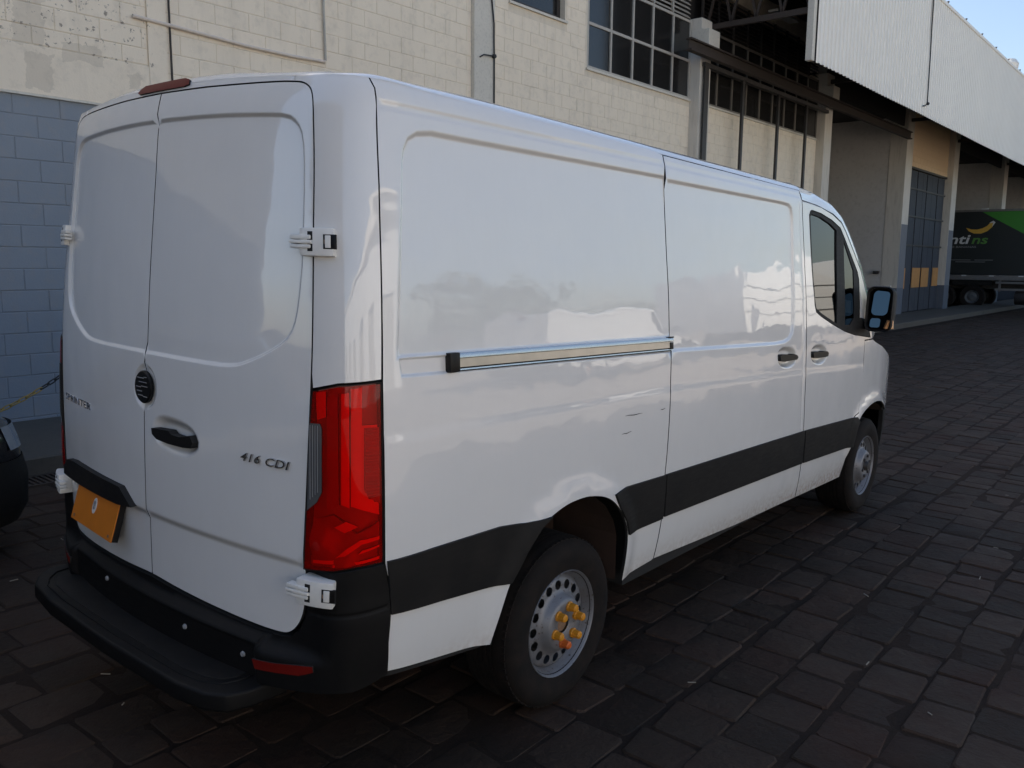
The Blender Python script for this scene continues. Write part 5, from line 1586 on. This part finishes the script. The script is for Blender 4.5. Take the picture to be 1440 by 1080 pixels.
# ------------------------------------------------------------------ across the yard, reflected in the van, with a warehouse added for bounced light
def far_truck(loc, rz, label):
    t = empty('white_truck', loc, (0, 0, rz)); tag(t, label, 'truck')
    m = MB(); m.box((-7.2, -1.25, 1.1), (-.3, 1.25, 3.7)); b = m.build('cargo_box', MT['car_white'], t, True, .04)
    m = MB()
    for z in (1.75, 2.4, 3.05): m.box((-7.15, 1.252, z), (-.35, 1.27, z+.05))
    m.build('side_rib', MT['truck_rail'], b)
    m = MB(); skin(m, [rring(.0, 2.1, -1.2, 1.2, .25, .1, z) for z in (.5, 1.5)]+[rring(.05, 2.0, -1.18, 1.18, .25, .1, 1.9), rring(.15, 1.7, -1.1, 1.1, .25, .1, 2.75)]); cb = m.build('cab', MT['car_white'], t, True)
    m = MB(); m.box((.5, 1.20, 1.65), (1.45, 1.225, 2.35)); m.build('cab_window', MT['pane'], cb)
    m = MB(); m.tube([(1.5, 1.1, 2.6), (2.1, 1.4, 2.5), (2.15, 1.42, 1.7)], .05, 8); m.box((2.05, 1.3, 1.7), (2.2, 1.5, 2.2)); m.build('mirror_arm', MT['black'], cb)
    for y in (.3, .9):
        m = MB(); m.lathe([(0,.12),(.06,.10),(.08,0)], 12, (1.5, y, 2.76), 'z'); m.build('beacon', MT['amber'], cb, True)
    m = MB(); m.box((-7, -.5, .6), (1.6, .5, 1.05)); m.build('chassis', MT['dark_steel'], t)
    for x in (-5.6, -4.5, 1.1):
        for s in (1, -1):
            m = MB(); m.lathe([(0,.0),(.25,.05),(.30,0),(.48,0),(.5,.06),(.5,.28),(0,.28)], 24, (0,0,0), 'y'); m.build('wheel', MT['tyre'], t, True, loc=(x, s*1.22, .5), rot=(0, 0, math.pi if s > 0 else 0))
    return t
far_truck((27.5, -9.6, gz(25, -9.6)), math.radians(4), 'white box truck parked in the sun across the yard, its cab toward the far end')
def copy_tree(o, parent=None):
    c = o.copy(); COL.objects.link(c)
    if parent: c.parent = parent
    for ch in o.children: copy_tree(ch, c)
    return c
v2 = copy_tree(van)
v2.matrix_world = Matrix.Translation((12.0, -10.2, gz(14, -10))) @ TILT @ Matrix.Rotation(math.radians(2), 4, 'Z')
v2['label'] = 'second white panel van parked in full sun across the yard'
def tree(x, y, h, label):
    t = empty('tree', (x, y, gz(x, y))); tag(t, label, 'tree', 'trees along the far side of the yard')
    m = MB(); m.lathe([(.28,0),(.2,.6),(.16,h*.35),(.08,h*.7)], 10, (0,0,0), 'z')
    for k in range(5):
        a = k*1.3; m.tube([(0,0,h*.3+.2*k), (.9*math.cos(a), .9*math.sin(a), h*.45+.25*k), (1.6*math.cos(a), 1.6*math.sin(a), h*.6+.3*k)], .06, 6)
    m.build('trunk', MT['bark'], t, True)
    m = MB(); r = random.Random(int(x*7+y))
    cl = [(r.uniform(-.42, .42)*h, r.uniform(-.42, .42)*h, h*r.uniform(.30, .93), h*r.uniform(.10, .20)) for _ in range(16)]
    for cx, cy, cz, R in cl:
        for _ in range(90):
            d = Vector((r.gauss(0, 1), r.gauss(0, 1), r.gauss(0, .8))).normalized()*R*r.uniform(.4, 1)
            p = Vector((cx, cy, cz))+d; u = Vector((r.gauss(0, 1), r.gauss(0, 1), r.gauss(0, 1))).normalized(); v = u.orthogonal().normalized(); s = h*r.uniform(.014, .03)
            m.add([tuple(p-u*s), tuple(p+v*s*.6), tuple(p+u*s), tuple(p-v*s*.6)], [(0,1,2,3)])
    m.build('crown', MT['leaf'], t, fix=False)
for (x, y, h), w_ in zip([(62,-60,14), (72,-64,12.5), (84,-66,14.5), (108,-70,9), (140,-78,11)],
        ['low leafy tree beside the end of the white warehouse across the yard', 'leafy tree second from the white warehouse across the yard', 'tall leafy tree in the middle of the row across the yard', 'smallest leafy tree of the row across the yard', 'tallest leafy tree at the far end of the row across the yard']):
    tree(x, y, h, w_)
op = empty('bounce_warehouse', (-16, -24, gz(-16, -24)))  # added out of view, its sunlit wall bounces light onto van and walls
tag(op, 'added unseen white warehouse with roller doors across the yard, bouncing sunlight toward the van', 'warehouse')
m = MB(); m.box((-32, -14, -.3), (30, 0, 8.5)); m.build('wall', MT['car_white'], op)
m = MB(); m.box((-32.3, -14.3, 8.5), (30.3, .4, 8.8)); m.build('roof', MT['clad'], op)
for x in (-26, -16, -6, 4, 14, 24):
    m = MB(); m.box((x-2.2, .003, 0), (x+2.2, .06, 4.6)); d_ = m.build('roller_door', MT['frame'], op)
    m = MB(); m.box((x-2.35, .003, 4.603), (x+2.35, .12, 4.85)); m.build('lintel', MT['grey_steel'], op)
# ------------------------------------------------------------------ small litter on the cobbles
m = MB(); r = random.Random(3)
for x, y in [(.62,2.35), (.05,.56), (-.02,.30), (3.9,-1.93), (4.6,-1.9), (2.35,-1.78), (1.65,-1.26), (2.1,-2.1), (3.2,-1.5), (.2,1.9), (1.2,-1.7), (5.2,-2.2), (6.1,-1.7)]:
    a = r.uniform(0, 6.28); L = r.uniform(.02, .05)
    m.bar((x, y, gz(x, y)+.010), (x+L*math.cos(a), y+L*math.sin(a), gz(x, y)+.012), .004, .003)
tag(m.build('straw_litter', MT['litter']), 'bits of dry straw and grit scattered on the cobbles', 'litter', kind='stuff')

sb_ = empty('sky_blocking_building', (-13, 0, gz(-13, 0)))  # added out of view to cut the sky light on the van's rear
tag(sb_, 'added unseen grey two storey building behind the van, blocking sky light from its rear doors', 'building')
m = MB(); m.box((-14, -7, -.4), (0, 5.3, 8.0)); m.build('wall', MT['grey_steel'], sb_)
m = MB(); m.box((-14.2, -7.2, 8.0), (.3, 5.3, 8.25)); m.build('roof', MT['clad'], sb_)
for y in (-5, -2, 1, 3.6):
    for z in (1.2, 4.8):
        m = MB(); m.box((.003, y-.7, z), (.05, y+.7, z+1.5)); w_ = m.build('window', MT['frame'], sb_)
        m = MB(); m.box((.052, y-.63, z+.07), (.06, y+.63, z+1.43)); m.build('pane', MT['pane'], w_)

eb = empty('added_end_building', (64, 0, gz(64, 0)))  # added to stop brightness showing beneath the box truck
tag(eb, 'added brown building at the far end of the yard, blocking the bright gap under the box truck', 'building')
m = MB(); m.box((0, -6, -.4), (9, 5.2, 4.6)); m.build('wall', MT['rusty_beam'], eb)
m = MB(); m.box((-.2, -6.2, 4.6), (9.2, 5.2, 4.8)); m.build('roof', MT['clad'], eb)
m = MB(); m.box((-.05, -2, 0), (-.003, 2, 3.4)); m.build('roller_door', MT['dark_steel'], eb)
